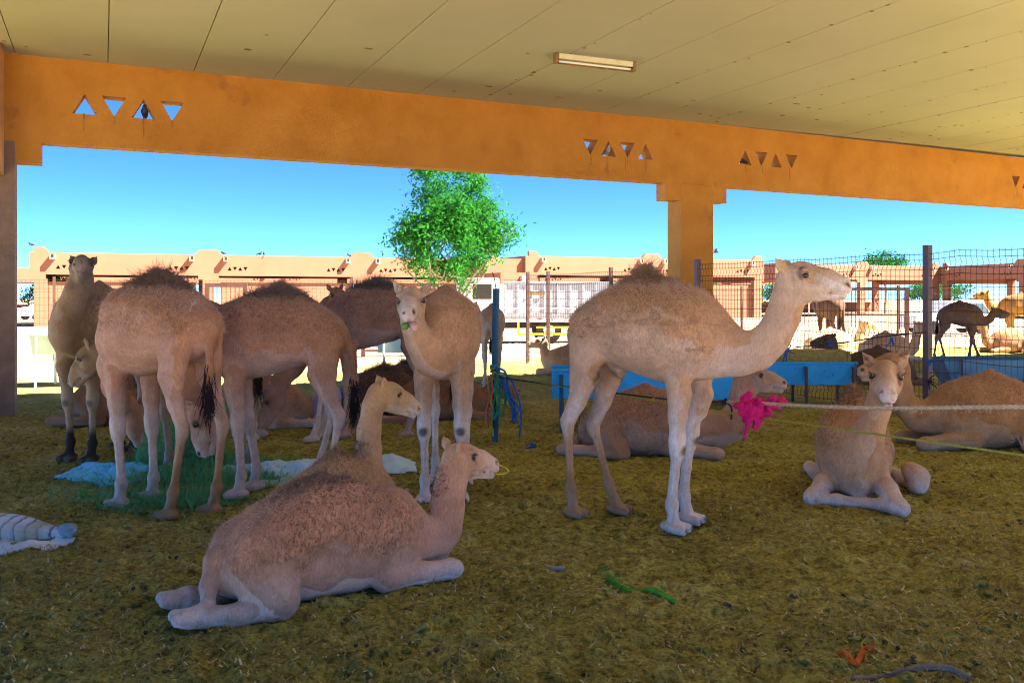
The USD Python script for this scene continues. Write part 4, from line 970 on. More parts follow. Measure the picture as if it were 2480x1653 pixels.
# ================================================================ fences
def fold(z, top):
    """offset of a mesh wire where the panel is pressed into V folds"""
    o = 0.0
    for c in (top - .17, top * .5, .22): o = max(o, .035 * max(0, 1 - abs(z - c) / .07))
    return o
def mesh_fence(label, pts, top=2.30, base=None, post_every=None, posts=None, step=.08, wire=.0032, rows=None, low=.06, group=None, post_r=.035):
    f = thing("mesh_fence", label, "fence", group=group or "mesh fences round the pens")
    pts = [np.asarray(p, float) for p in pts]
    for i in range(len(pts) - 1):
        a, b = pts[i], pts[i + 1]; d = (b - a); L = np.linalg.norm(d); d /= L; n = np.array([-d[1], d[0]])
        zb = lambda t: float(gz(*(a + d * t)))
        W = []
        zz = [low]
        for c in sorted((.22, top * .5, top - .17)): zz += [c - .07, c, c + .07]
        zz.append(top); zz = sorted(z for z in zz if low <= z <= top)
        for t in np.arange(step / 2, L, step):
            g = zb(t)
            P = [np.array([*(a + d * t + n * fold(z, top)), z + g]) for z in zz]
            W.append(tube(P, wire, 3, caps=False))
        zr = rows or [low + .02] + list(np.arange(.29, top - .2, .17)) + [top - .24, top - .10, top - .02]
        for z in zr:
            o = n * (fold(z, top) + wire * 1.2)
            P = [np.array([*(a + d * t + o), z + zb(t)]) for t in np.linspace(0, L, 6)]
            W.append(tube(P, wire * 1.15, 3, caps=False))
        part(f, "wire_panel", cat(W), M["wire"], kind="stuff")
    for p in (posts if posts is not None else pts):
        p = np.asarray(p, float); g = float(gz(p[0], p[1]))
        h = p[2] if len(p) > 2 else top + .08
        bx = box(-post_r, post_r, -post_r, post_r, g - .05, g + h); part(f, "fence_post", move(rotz(bx, 25), p[0] + .045, p[1] - .03, 0), M["brownpaint"])
    return f
mesh_fence("tall brown mesh fence from the ochre pillar to the right edge, nearest fence", [(3.55, 16.9), (5.83, 12.5), (7.0, 10.3)], top=2.32, posts=[(3.5, 17.0), (5.80, 12.52, 2.42)], wire=.0046, post_r=.045)
mesh_fence("brown mesh fence receding from the ochre pillar's left side past the silver truck", [(3.3, 17.9), (2.09, 19.2), (.84, 21.8), (.36, 22.7)], top=2.25, step=.085, posts=[(2.09, 19.2), (.84, 21.8), (.36, 22.7)], wire=.005)
mesh_fence("brown mesh fence behind the standing herd on the left", [(.34, 22.8), (-4.6, 25.2), (-9.0, 24.2), (-15.0, 23.0)], top=2.15, step=.11, wire=.004, posts=[(-4.6, 25.2), (-9.0, 24.2), (-12.2, 23.6)])
mesh_fence("far mesh fence of brown panels with gates in the pens behind on the right", [(6.2, 36.0), (12.0, 34.0), (19.5, 33.0), (27.0, 33.0)], top=2.1, step=.14, wire=.006, posts=[(6.2, 36), (9, 35), (12, 34), (14.6, 33.7), (19.5, 33), (23, 33)])
def gate(label, x, y, w, h, ang, mat="brownpaint"):
    g = thing("pen_gate", label, "gate", (x, y, float(gz(x, y))), ang, "framed pen gates")
    t = .055
    for a, b_, c, d in ((0, t * 2, 0, h), (w - t * 2, w, 0, h), (t * 2, w - t * 2, h - t * 2, h), (t * 2, w - t * 2, .15, .15 + t), (t * 2, w - t * 2, h * .5, h * .5 + t)):
        part(g, "gate_rail", box(a, b_, -t, t, c, d), M[mat])
    part(g, "gate_bars", cat([box(q, q + .014, -.007, .007, .2, h - .11) for q in np.arange(.18, w - .12, .12)]), M["wire"], kind="stuff")
gate("brown framed pen gate behind the large rosy camel's back", -8.3, 24.0, 1.1, 2.05, 10)
gate("grey-brown framed pen gate behind the second camel's hump", -4.25, 25.0, 2.1, 1.95, 10)
gate("brown pen gate with side posts in the pens beyond the pale camel's head", 12.3, 33.6, 2.6, 2.1, -6)

# ================================================================ troughs
def trough(label, x0, y0, ang, L, W, ztop, zbot, mat, legmat, taper=.72, legs=None, rim=.02):
    t = thing("feed_trough", label, "trough", (x0, y0, float(gz(x0, y0))), ang, "feed troughs in the pens")
    wt, wb, th = W / 2, W / 2 * taper, .008
    def side(s):
        v = np.array([(0, s * wb, zbot), (L, s * wb, zbot), (L, s * wt, ztop), (0, s * wt, ztop)]); o = np.array([0, -s * th, 0])
        V = np.vstack([v, v + o]); F_ = np.array([(0, 1, 2), (0, 2, 3), (4, 6, 5), (4, 7, 6), (0, 4, 5), (0, 5, 1), (3, 2, 6), (3, 6, 7), (1, 5, 6), (1, 6, 2), (0, 3, 7), (0, 7, 4)])
        m = trimesh.Trimesh(V, F_, process=False); m.fix_normals(); return m
    for s in (-1, 1): part(t, "side_panel", side(s), mat)
    for x in (.0, L):
        v = sg.Polygon([(-wb + th, zbot), (wb - th, zbot), (wt - th, ztop), (-wt + th, ztop)]); e = trimesh.creation.extrude_polygon(v, th, engine="earcut")
        q = e.vertices.copy(); e.vertices = np.stack([q[:, 2] + (x if x == 0 else x - th), q[:, 0], q[:, 1]], 1); part(t, "end_panel", e, mat)
    part(t, "bottom_panel", box(th, L - th, -wb + th, wb - th, zbot + .001, zbot + .01), mat)
    for s in (-1, 1): part(t, "rim", tube([(-.01, s * wt, ztop + .004), (L + .01, s * wt, ztop + .004)], rim, 8), mat, 40)
    for x in (legs or (.12, L - .12)):
        for s in (-1, 1):
            part(t, "leg", tube([(x, s * (wt + .01), ztop - .05), (x, s * (wt + .03), -.03)], .026, 8), legmat, 40)
    return t
trough("blue feed trough behind the tall pale camel's legs", .52, 11.45, -4, 2.45, .62, .80, .44, M["blue_paint"], M["blue_steel"])
t2 = trough("bright blue feed trough below the pale camel's neck, with hay on its rim", 2.75, 14.05, -2, 2.55, .70, .68, .34, M["blue_paint"], M["brownpaint"], legs=(.9, 1.78, 2.5))
trough("pale green feed trough in the sun beside the left pillar", -9.0, 16.9, 3, 2.9, .75, .98, .62, M["pale_green"], M["white"])
trough("pale green feed trough behind the camel with its tongue out", -2.75, 18.2, 8, 1.9, .7, .86, .55, M["pale_green"], M["white"])
# half-barrel trough of blue sheet on the right
tb = thing("barrel_trough", "grey-blue half-barrel trough behind the mesh at the right edge", "trough", (6.35, 13.35, float(gz(6.4, 13.4))), -6)
th_ = np.linspace(math.pi, 2 * math.pi, 15)
prof = [(.36 * math.cos(a), .78 + .55 * math.sin(a)) for a in th_]
Vb, Fb = [], []
for x in (0.0, 2.6):
    for (yv, zv) in prof: Vb.append((x + (.25 * (1 - (zv - .23) / .55) if x == 0 else 0), yv, zv))
n_ = len(prof)
for i in range(n_ - 1): Fb += [(i, i + 1, n_ + i + 1), (i, n_ + i + 1, n_ + i)]
ce = len(Vb); Vb += [(0.02, 0, .78), (2.6, 0, .78)]
for i in range(n_ - 1): Fb += [(ce, i + 1, i), (ce + 1, n_ + i, n_ + i + 1)]
part(tb, "basin", trimesh.Trimesh(np.array(Vb), np.array(Fb), process=False), M["tarp_blue"], 40)
for x in (.25, 1.2, 2.3):
    for s in (-1, 1): part(tb, "leg", tube([(x, s * .40, .80), (x, s * .42, -.03)], .02, 6), M["brownpaint"], 40)
# hay cake on the second trough
def lump(size, seed, amp=.12, sub=4, f=3.0):
    m = trimesh.creation.icosphere(sub); n = np.asarray(meshkit.fbm(m.vertices * f + seed, octaves=4, seed=seed)) - .5
    m.vertices = m.vertices * (1 + amp * 2 * n)[:, None] * np.asarray(size); return m
M["hay_yellow"] = surf("dry_hay", (.46, .35, .10), .95, col2=(.26, .18, .04), scale=24, bump=.9, bscale=60, bdist=.02)
M["hay_green"] = surf("green_hay", (.26, .52, .18), .95, col2=(.11, .27, .09), scale=26, bump=1.0, bscale=70, bdist=.02)
hb = box(-.64, .64, -.24, .24, 0, .17); hb = hb.subdivide().subdivide().subdivide().subdivide()
hb.vertices += (np.asarray(meshkit.noise(hb.vertices * 14, seed=4))[:, None] - .5) * .035
h = single("hay_slab", move(rotz(hb, -2), 4.62, 14.02, .685), M["hay_yellow"], "yellowed slab of hay lying on the bright blue trough", "hay")

# ================================================================ blue post with rope bundle, ropes
gpz = float(gz(-.2, 10.4))
post = thing("tether_post", "dark blue painted steel tether post hung with coloured ropes", "post", (-.2, 10.4, gpz))
part(post, "tube", tube([(0, 0, -.05), (0, 0, 1.0), (.012, 0, 1.77)], .040, 14), M["blue_steel"], 40)
part(post, "cap", tube([(.012, 0, 1.771), (.012, 0, 1.776)], .038, 14), M["dark"], 40)
part(post, "bent_wire", tube(catmull([(.012, 0, 1.77), (.0, 0, 1.86), (-.015, .0, 1.93), (-.035, 0, 1.97)], 4), .006, 5), M["wire"], True)
def rope_mat(n, c, c2=None): return surf(n, c, .85, col2=c2, var=.4, scale=40, bump=.8, bscale=220, bdist=.006)
R = dict(green=rope_mat("rope_green", (.02, .30, .14)), blue=rope_mat("rope_blue", (.015, .13, .38)), orange=rope_mat("rope_orange", (.50, .16, .06)), yellow=rope_mat("rope_yellow", (.52, .42, .04)), cream=rope_mat("rope_cream", (.62, .45, .27)),
         black=rope_mat("rope_black", (.025, .028, .03)), pink=rope_mat("pink_cloth", (.72, .012, .17), (.50, .005, .10)), lime=rope_mat("rope_lime", (.12, .42, .03)), olive=rope_mat("rope_olive", (.40, .34, .05)), safety=rope_mat("cloth_orange", (.75, .15, .01)))
rr3 = np.random.default_rng(17)
def twist(pts, r, n=3, turns=24, seg=10):
    """laid rope: strands twisted round a centre line"""
    c = catmull(pts, 12) if len(pts) > 2 else np.linspace(pts[0], pts[1], 40)
    L = np.r_[0, np.cumsum(np.linalg.norm(np.diff(c, axis=0), axis=1))]
    m = max(int(L[-1] / (r * 2.2)), 12); s = np.linspace(0, L[-1], m); c = np.stack([np.interp(s, L, c[:, k]) for k in range(3)], 1)
    t = np.gradient(c, axis=0); t /= np.linalg.norm(t, axis=1, keepdims=True); a = np.cross(t, [0, 0, 1.0]); a /= np.linalg.norm(a, axis=1, keepdims=True) + 1e-9; b = np.cross(a, t)
    out = []
    for k in range(n):
        ph = s / (r * 7) * 2 * np.pi + 2 * np.pi * k / n
        out.append(tube(c + r * .52 * (np.cos(ph)[:, None] * a + np.sin(ph)[:, None] * b), r * .56, 5))
    return cat(out)
bundle = {"green": 7, "blue": 6, "orange": 3, "yellow": 2, "black": 2}
for nm, cnt in bundle.items():
    pcs = []
    for i in range(cnt):
        ox, oy = rr3.normal(.03 if nm in ("green",) else (.10 if nm == "blue" else -.04 if nm == "orange" else 0), .035), -.05 - abs(rr3.normal(0, .03))
        z0, z1 = rr3.uniform(.62, .84), rr3.uniform(.05, .45)
        P = [(rr3.normal(0, .02), -.045, z0 + .05), (ox, oy, z0)] + [(ox + rr3.normal(0, .025) + (.05 if nm == "blue" else 0) * k, oy + rr3.normal(0, .02), z0 + (z1 - z0) * k / 3) for k in (1, 2, 3)]
        pcs.append(tube(catmull(P, 5), rr3.uniform(.009, .017), 6))
        if i % 3 == 0:
            th2 = np.linspace(0, 2 * np.pi, 14); zz = rr3.uniform(.70, .86)
            pcs.append(tube(np.stack([.052 * np.cos(th2), .052 * np.sin(th2), zz + .006 * th2], 1), .010, 6))
    single("hanging_ropes", move(cat(pcs), -.2, 10.4, gpz), R[nm], f"bunch of {'bright ' if nm=='green' else ''}{nm} rope ends knotted round the blue tether post", "rope", True, kind="stuff" if False else None)
LP0, LP1 = np.array([-.2, 10.4]), np.array([3.11, 5.4])
def on_line(t, z): p = LP0 + (LP1 - LP0) * t; return np.array([p[0], p[1], z])
single("tether_rope", twist([on_line(.01, .76), on_line(.3, .765), on_line(.5, .78), on_line(.60, .82)], .0085), R["black"], "thin black rope stretched from the tether post behind the pale camel's legs", "rope", True)
crm = [on_line(.60, .822), on_line(.655, .845), on_line(.8, .90), on_line(.92, .975), on_line(1.06, 1.075)]
cream_rope = twist(crm, .0165)
single("tether_rope", cream_rope, R["cream"], "thick cream rope stretched across the head-on camel's throat to the right edge", "rope", True)
fz = []
for i in range(300):
    t_ = rr3.uniform(0, 1); k = int(t_ * (len(crm) - 1)); p = catmull(crm, 12)[int(t_ * 47)]; d = unit(rr3.normal(0, 1, 3)); fz.append(tube([p, p + d * .018, p + d * .034 + [0, 0, -.006]], .0012, 3, caps=False))
single("rope_fuzz", cat(fz), R["cream"], "frayed fibres of the thick cream rope", "rope fibres", kind="stuff")
single("tether_rope", twist([on_line(.005, .80), on_line(.25, .755), on_line(.44, .75), on_line(.614, .735), on_line(.8, .735), on_line(1.06, .735)], .0095), R["olive"], "thin yellow rope running low across the pen, below the cream rope", "rope", True)
for k, (t_, dz) in enumerate(((.33, .0), (.455, .0))):
    single("rope_knot", move(lump((.03, .02, .022), 30 + k, .3, 2), *on_line(t_, .757)), R["olive"], ("small knot on the yellow rope left of the pale camel's hind legs", "small knot on the yellow rope between the pale camel's legs")[k], "knot", True)
# pink cloth knotted on the cream rope
pk = thing("pink_cloth", "shocking pink rag knotted onto the cream rope right of the pale camel's front legs", "cloth", tuple(on_line(.655, .83)))
cb = Body()
for i in range(20):
    p = np.array([-.12 + .25 * i / 19 + rr3.normal(0, .012), rr3.normal(0, .018), rr3.normal(.0, .022)]); e = p + rr3.normal(0, .028, 3) + [0, 0, -.008]
    cb.cap(p, e, rr3.uniform(.022, .034), rr3.uniform(.016, .028), k=.010, sq=.55, ax=rr3.normal(0, 1, 3))
for i in range(7):
    x = rr3.normal(-.03, .03); z = rr3.uniform(-.24, -.12); y = rr3.normal(0, .02)
    cb.cap((x * .6, y, -.02), (x * .9, y, -.08), .030, .028, k=.014, sq=.6, ax=rr3.normal(0, 1, 3)); cb.cap((x * .9, y, -.08), (x + rr3.normal(-.012, .015), y, z), .027, .012, k=.012, sq=.6, ax=rr3.normal(0, 1, 3))
Vc, Qc = cb.skin(.006, floor=-1.0); Vc = Vc * [1.2, 1.2, 1.1] + (np.asarray(meshkit.fbm(Vc * 40, seed=6)) - .5)[:, None] * .02
part(pk, "knot", (Vc, Qc), R["pink"], True)
fr_ = []
for i in range(220):
    p = np.array([rr3.normal(.0, .09), rr3.normal(0, .03), rr3.normal(-.03, .05)]); d = rr3.normal(0, .022, 3); fr_.append(tube([p, p + d, p + 1.7 * d + rr3.normal(0, .006, 3)], .0016, 3, caps=False))
part(pk, "fringe", cat(fr_), R["pink"], kind="stuff")
single("rope_knot", move(cat([tube(catmull([rr3.normal(0, .03, 3) * [1, .4, 1] for _ in range(6)], 5), .009, 5)] + [tube(catmull([(-.02, 0, 0), (.03, -.01, -.05), (.03, -.01, -.15)], 5), .008, 5)]), *on_line(.602, .83)), R["black"], "black rope knot joining the black and the cream rope beside the pink rag", "knot", True)
# rope from the trough to the tall fence post, with blue rags
fp = np.array([5.80, 12.46])
single("fence_rope", twist([(4.3, 13.5, .93), (4.9, 13.15, 1.02), (5.4, 12.8, 1.13), (fp[0], fp[1], 1.20)], .010), R["black"], "dark rope tied from the hay-topped blue trough up to the tall fence post", "rope", True)
def rag(name, label, p, mat, sz, seed, down=.1):
    r = np.random.default_rng(seed); ms = []
    for i in range(9):
        e = r.normal(0, sz, 3) + [0, 0, -down * r.uniform(0, 1)]; ms.append(tube(catmull([r.normal(0, sz * .2, 3), e * .5 + r.normal(0, sz * .2, 3), e], 4), np.linspace(.016, .008, 9), 5, squash=.55))
    single(name, move(cat(ms), *p), mat, label, "rag", True)
rag("blue_rag", "blue rag tied on the dark rope above the hay slab", (4.2, 13.55, .90), R["blue"], .07, 51)
rag("blue_rag", "blue rag end lying along the dark rope, right of the other blue rag", (4.75, 13.2, 1.0), R["blue"], .05, 52, .02)
rag("blue_rag", "small dark blue rag hanging from the dark rope left of the tall post", (5.45, 12.75, 1.1), R["blue"], .03, 53, .12)
rag("rope_wrap", "teal rope wound round the tall fence post", (fp[0] + .03, fp[1] - .05, .80), R["blue"], .04, 54, .08)
rag("rope_wrap", "black rope wound low round the tall fence post behind the brown camel", (fp[0] + .03, fp[1] - .05, .52), R["black"], .05, 55, .05)

# ================================================================ tree, far trees
leaf_mat = usdkit.material(stage, LK + "leaves", {
    "oi": ("geometry", {}), "r": ("rgb_ramp", {"ramp": [(0, (.035, .19, .025)), (.5, (.11, .37, .045)), (1, (.30, .50, .07))]}),
    "d": ("diffuse_bsdf", {}), "t": ("translucent_bsdf", {}), "m": ("mix_closure", {"fac": .45})},
    [("oi.random_per_island", "r.fac"), ("r.color", "d.color"), ("r.color", "t.color"), ("d.BSDF", "m.closure1"), ("t.BSDF", "m.closure2")], surface="m.closure")
def leaf_cloud(centers, per, spread, size, r, droop=.3):
    """pointed leaves, two triangles folded along the rib"""
    n = len(centers) * per; c = np.repeat(centers, per, 0) + r.normal(0, 1, (n, 3)) * spread
    d = r.normal(0, 1, (n, 3)); d[:, 2] -= droop; d /= np.linalg.norm(d, axis=1, keepdims=True)
    s = np.cross(d, r.normal(0, 1, (n, 3))); s /= np.linalg.norm(s, axis=1, keepdims=True); u = np.cross(s, d)
    L = size * r.uniform(.6, 1.3, n)[:, None]
    V = np.stack([c, c + d * L * .5 + s * L * .17 + u * L * .05, c + d * L, c + d * L * .5 - s * L * .17 + u * L * .05], 1).reshape(-1, 3)
    i = np.arange(n)[:, None] * 4; F_ = np.concatenate([i + [0, 1, 2], i + [0, 2, 3]])
    return V, F_
def branches(r, base, d, L, rad, depth, tips, out, spread=.45, up=.35):
    p = np.asarray(base, float); P = [p]
    dd = unit(d)
    for k in range(3):
        dd = unit(dd + r.normal(0, .10, 3) + [0, 0, up * .12]); P.append(P[-1] + dd * L / 3)
    out.append(tube(P, np.linspace(rad, rad * .62, 4), 6))
    if depth == 0: tips.append(P[-1]); tips.append(P[-2]); return
    for k in range(3 if depth > 1 else 3):
        nd = unit(dd + r.normal(0, spread, 3) + [0, 0, up * .3]); branches(r, P[-1 if k else 2], nd, L * r.uniform(.62, .82), rad * .6, depth - 1, tips, out, spread, up)
tr_ = np.random.default_rng(77)
TX, TY = -2.42, 32.0; tz = float(gz(TX, TY))
tree = thing("broadleaf_tree", "bright green leafy tree with slim forked trunk in front of the left market hall", "tree", (TX, TY, tz))
out, tips = [], []
for d, base in (((-.25, 0, 1), (-.05, 0, 0)), ((.28, .05, 1), (.18, 0, 0))):
    P = [np.array(base), np.array(base) + np.array([d[0] * .6, 0, 1.1]), np.array(base) + np.array([d[0] * 1.5, d[1], 2.2])]
    out.append(tube(catmull(P, 4), np.linspace(.085, .06, 9), 8))
    for k in range(4):
        nd = unit(np.array([d[0] * 1.1 + tr_.normal(0, .5), tr_.normal(0, .5), 1.0])); branches(tr_, P[-1] - [0, 0, k * .22], nd, 1.25, .045, 2, tips, out, .50)
part(tree, "trunk", cat(out), M["trunk"], 50)
cen = []
for _ in range(230):
    a = tr_.uniform(0, 2 * np.pi); zz = tr_.uniform(2.75, 6.7)
    w = np.interp(zz, [2.6, 3.0, 3.8, 4.6, 5.6, 6.7], [.6, 1.45, 1.95, 1.75, 1.55, 1.1]); rad = w * math.sqrt(tr_.uniform(.2, 1))
    cen.append((.1 + rad * math.cos(a), rad * math.sin(a) * .9, zz))
cen = np.vstack([np.array(cen), np.array(tips)[::2]])
keep = np.asarray(meshkit.noise(cen * .9 + 3, seed=8)) > .36; cen = cen[keep]
lv = leaf_cloud(cen, 115, np.array([.22, .22, .19]), .17, tr_)
part(tree, "crown", lv, leaf_mat, kind="stuff")
low_c = np.array([(-.75, -.4, 1.25), (-.62, -.3, 1.0), (.75, -.2, 2.0)])
part(tree, "low_shoots", leaf_cloud(low_c, 60, np.array([.16, .16, .16]), .15, tr_), leaf_mat, kind="stuff")
leaf_dark = usdkit.material(stage, LK + "dark_leaves", {
    "oi": ("geometry", {}), "r": ("rgb_ramp", {"ramp": [(0, (.03, .15, .03)), (1, (.07, .27, .05))]}), "d": ("diffuse_bsdf", {}), "t": ("translucent_bsdf", {}), "m": ("mix_closure", {"fac": .35})},
    [("oi.random_per_island", "r.fac"), ("r.color", "d.color"), ("r.color", "t.color"), ("d.BSDF", "m.closure1"), ("t.BSDF", "m.closure2")], surface="m.closure")
def round_tree(label, x, y, h, w, seed, n=46):
    r = np.random.default_rng(seed); t = thing("broadleaf_tree", label, "tree", (x, y, -.45), 0, "trees beyond the market halls"); o, tp = [], []
    o.append(tube([(0, 0, 0), (.1, 0, h * .25), (0, 0, h * .5)], [.22, .16, .12], 7))
    for k in range(5): branches(r, (0, 0, h * .42), unit(r.normal(0, .6, 3) * [1, 1, 0] + [0, 0, 1]), h * .22, .09, 1, tp, o)
    part(t, "trunk", cat(o), M["trunk"], 50)
    c = r.normal(0, 1, (n, 3)); c /= np.linalg.norm(c, axis=1, keepdims=True); c *= (r.uniform(.35, 1, n) ** .5)[:, None]; c[:, 2] = np.abs(c[:, 2]) * 1.0 - .1
    c = c * [w / 2, w / 2, h * .48] + [0, 0, h * .48]
    part(t, "crown", leaf_cloud(np.vstack([c, np.array(tp)]), 46, np.array([.05, .05, .04]) * w, .06 * w, r), leaf_dark, kind="stuff")
round_tree("dark green tree showing above the roof of the far right market hall", 47.5, 113, 9.6, 7.0, 81)
round_tree("round green tree seen through the bays of the distant market hall", 36.0, 118, 4.6, 6.5, 82)
round_tree("green tree in the bays between the tall post and the right edge", 60.0, 125, 5.0, 8.5, 83)
round_tree("low green tree seen through the bay right of the ochre pillar", 25.5, 112, 4.4, 4.8, 84)
round_tree("green tree beyond the mesh by the left pillar", -35.5, 68, 4.2, 4.2, 85)

# ================================================================ truck and cars
TKX, TKY = -1.7, 33.0; tkz = float(gz(TKX, TKY))
tk = thing("flatbed_truck", "silver sided lorry parked behind the mesh fence, right of the tree", "truck", (TKX, TKY, tkz), 4)
def rbox(x0, x1, y0, y1, z0, z1, c=.04):
    p = sg.box(x0 + c, z0 + c, x1 - c, z1 - c).buffer(c, quad_segs=3); m = trimesh.creation.extrude_polygon(p, y1 - y0, engine="earcut"); q = m.vertices.copy(); m.vertices = np.stack([q[:, 0], q[:, 2] + y0, q[:, 1]], 1); m.faces = m.faces[:, ::-1]; return m
part(tk, "cab", rbox(-.35, 1.25, 0, 2.1, .75, 2.45, .12), M["white"])
part(tk, "cab_window", box(.25, .95, -.012, -.002, 1.65, 2.2), M["dark"])
part(tk, "bed_floor", box(1.4, 6.4, 0, 2.2, .92, 1.04), M["silver"])
bs = part(tk, "side_board", box(1.4, 6.4, -.03, .02, 1.05, 2.25), M["silver"])
for k in range(11):
    x = 1.42 + k * .488
    part(bs, "rib", box(x, x + .06, -.075, -.031, 1.06, 2.24), M["silver"])
    if k < 10:
        d = tube([(x + .08, -.035, 1.30), (x + .46, -.035, 1.72)], .028, 4); part(bs, "brace", d, M["silver"])
part(bs, "rail", box(1.4, 6.4, -.088, -.076, 1.28, 1.34), M["silver"]); part(bs, "rail", box(1.4, 6.4, -.09, -.02, 2.251, 2.31), M["silver"])
part(tk, "far_side_board", box(1.4, 6.4, 2.15, 2.2, 1.05, 2.25), M["silver"])
part(tk, "wood_plate", box(2.35, 2.95, -.10, -.089, 1.80, 1.92), M["rust"])
part(tk, "skirt", box(1.45, 6.3, -.02, .0, .78, .915), M["white"])
gb = part(tk, "side_guard", box(1.9, 5.9, -.05, -.03, .30, .38), M["hi_yellow"])
for x in (1.9, 3.9, 5.82): part(gb, "guard_post", box(x, x + .08, -.05, -.03, .381, .775), M["hi_yellow"])
part(gb, "upper_guard", box(2.6, 4.6, -.05, -.03, .56, .63), M["hi_yellow"])
part(tk, "chassis", box(.2, 6.2, .35, 1.85, .55, .775), M["dark"])
for x in (.55, 3.1, 5.2, 6.0):
    for yv in (.02, 1.95):
        w = trimesh.creation.cylinder(.46, .26, sections=24); w.apply_transform(trimesh.transformations.rotation_matrix(math.pi / 2, [1, 0, 0])); move(w, x, yv + .12, .46); wp = part(tk, "wheel", w, M["black"], 40)
        hbm = trimesh.creation.cylinder(.22, .27, sections=18); hbm.apply_transform(trimesh.transformations.rotation_matrix(math.pi / 2, [1, 0, 0])); part(wp, "hub", move(hbm, x, yv + .12, .46), M["white"], 40)
def car(label, x, y, ang, mat, L=4.7, h=1.75):
    c = thing("parked_car", label, "car", (x, y, -.3), ang)
    body = sg.Polygon([(0, .35), (0, .95), (.15, 1.02), (1.25, 1.10), (1.85, h), (3.9, h), (4.5, 1.1), (L, 1.0), (L, .35)]).buffer(.06).buffer(-.04)
    m = trimesh.creation.extrude_polygon(body, 1.8, engine="earcut"); q = m.vertices.copy(); m.vertices = np.stack([q[:, 0], q[:, 2], q[:, 1]], 1); m.faces = m.faces[:, ::-1]; part(c, "body", m, mat, 35)
    for poly in ([(1.5, 1.12), (2.0, h - .12), (2.75, h - .12), (2.75, 1.12)], [(2.85, 1.12), (2.85, h - .12), (3.75, h - .12), (4.15, 1.12)]):
        m = trimesh.creation.extrude_polygon(sg.Polygon(poly), .012, engine="earcut"); q = m.vertices.copy(); m.vertices = np.stack([q[:, 0], q[:, 2] - .014, q[:, 1]], 1); m.faces = m.faces[:, ::-1]; part(c, "window", m, M["glass_dark"])
    for xw in (.9, 3.75):
        for yv in (.1, 1.7):
            w = trimesh.creation.cylinder(.36, .24, sections=20); w.apply_transform(trimesh.transformations.rotation_matrix(math.pi / 2, [1, 0, 0])); wp = part(c, "wheel", move(w, xw, yv, .36), M["black"], 40)
    part(c, "headlight", box(-.05, .04, .15, .45, .78, .93), M["white"]); part(c, "headlight", box(-.05, .04, 1.35, 1.65, .78, .93), M["white"])
M["glass_dark"] = surf("tinted_car_glass", (.05, .12, .16), .08, spec=.8, bump=0)
M["car_white"] = surf("white_car_paint", (.72, .74, .76), .25, spec=.6, bump=0, var=.05); M["car_blue"] = surf("blue_car_paint", (.05, .17, .42), .25, spec=.6, bump=0, var=.1)
car("white off-road car parked beyond the pens behind the dark walking camel", 21.5, 47, 8, M["car_white"])
car("white car with blue glass beyond the mesh beside the left pillar", -41.0, 75, 60, M["car_white"])

# ================================================================ feed, sheets and litter on the ground
def drape(label, name, poly_px, mat, zt, seed, cat_, amp=.03, bump_f=5.0, res=.025, thick=.006):
    """a crumpled sheet lying on the ground, outlined where it lies"""
    pts = np.array([gpx(u * S1, v * S1)[:2] for u, v in poly_px]); poly = sg.Polygon(pts).buffer(.03).buffer(-.01)
    x0, y0, x1, y1 = poly.bounds; xs = np.arange(x0, x1 + res, res); ys = np.arange(y0, y1 + res, res)
    Xg, Yg = np.meshgrid(xs, ys, indexing="ij"); import shapely
    ins = shapely.contains_xy(poly, Xg, Yg); dist = shapely.distance(poly.exterior, shapely.points(Xg, Yg))
    Pn = np.stack([Xg, Yg, np.zeros_like(Xg)], -1)
    rid = 1 - np.abs(2 * np.asarray(meshkit.fbm(Pn * bump_f, octaves=3, seed=seed)) - 1)
    Zg = gz(Xg, Yg) + .012 + np.clip(dist * 4, 0, 1) * (zt * np.clip(dist * 3, 0, 1) + amp * rid ** 2)
    idx = -np.ones(ins.shape, int); idx[ins] = np.arange(ins.sum()); V = np.stack([Xg[ins], Yg[ins], Zg[ins]], 1)
    q = np.stack([idx[:-1, :-1], idx[1:, :-1], idx[1:, 1:], idx[:-1, 1:]], -1).reshape(-1, 4); q = q[(q >= 0).all(1)]
    u_, inv = np.unique(q, return_inverse=True); V = V[u_]; q = inv.reshape(q.shape)
    n = len(V); Vb_ = V - [0, 0, thick]
    return single(name, (np.vstack([V, Vb_]), np.vstack([q, q[:, ::-1] + n])), mat, label, cat_, True)
M["sheet_blue"] = surf("pale_blue_plastic", (.16, .70, .86), .45, col2=(.10, .58, .78), scale=5, bump=.3, spec=.4, stain=((.06, .20, .09), 6, .60))
M["sheet_white"] = surf("white_woven_plastic", (.66, .70, .66), .55, var=.15, scale=4, bump=.4, stain=((.35, .30, .18), 6, .62))
M["sack_blue"] = surf("pale_blue_woven_sack", (.58, .76, .80), .55, col2=(.48, .68, .74), scale=6, bump=.4, stain=((.35, .36, .26), 5, .60))
drape("crumpled pale blue plastic sheet on the ground under the large rosy camel", "plastic_sheet", [(128, 1096), (195, 1068), (260, 1072), (330, 1066), (372, 1080), (350, 1105), (250, 1118), (170, 1108)], M["sheet_blue"], .02, 61, "plastic sheet", .06)
drape("long flat blue-white feed sack lying behind the sandy young camel, left part", "feed_sack", [(470, 1083), (600, 1072), (735, 1062), (790, 1072), (770, 1092), (600, 1104), (520, 1094)], M["sack_blue"], .05, 62, "sack", .05)
drape("folded edge of the blue-white sack nearest the viewer", "feed_sack", [(528, 1112), (640, 1100), (740, 1094), (720, 1106), (560, 1124)], M["sack_blue"], .03, 66, "sack", .03)
drape("short blue-white feed sack end lying right of the sandy young camel", "feed_sack", [(850, 1062), (905, 1048), (950, 1062), (955, 1084), (900, 1086), (850, 1080)], M["sack_blue"], .06, 63, "sack", .06)
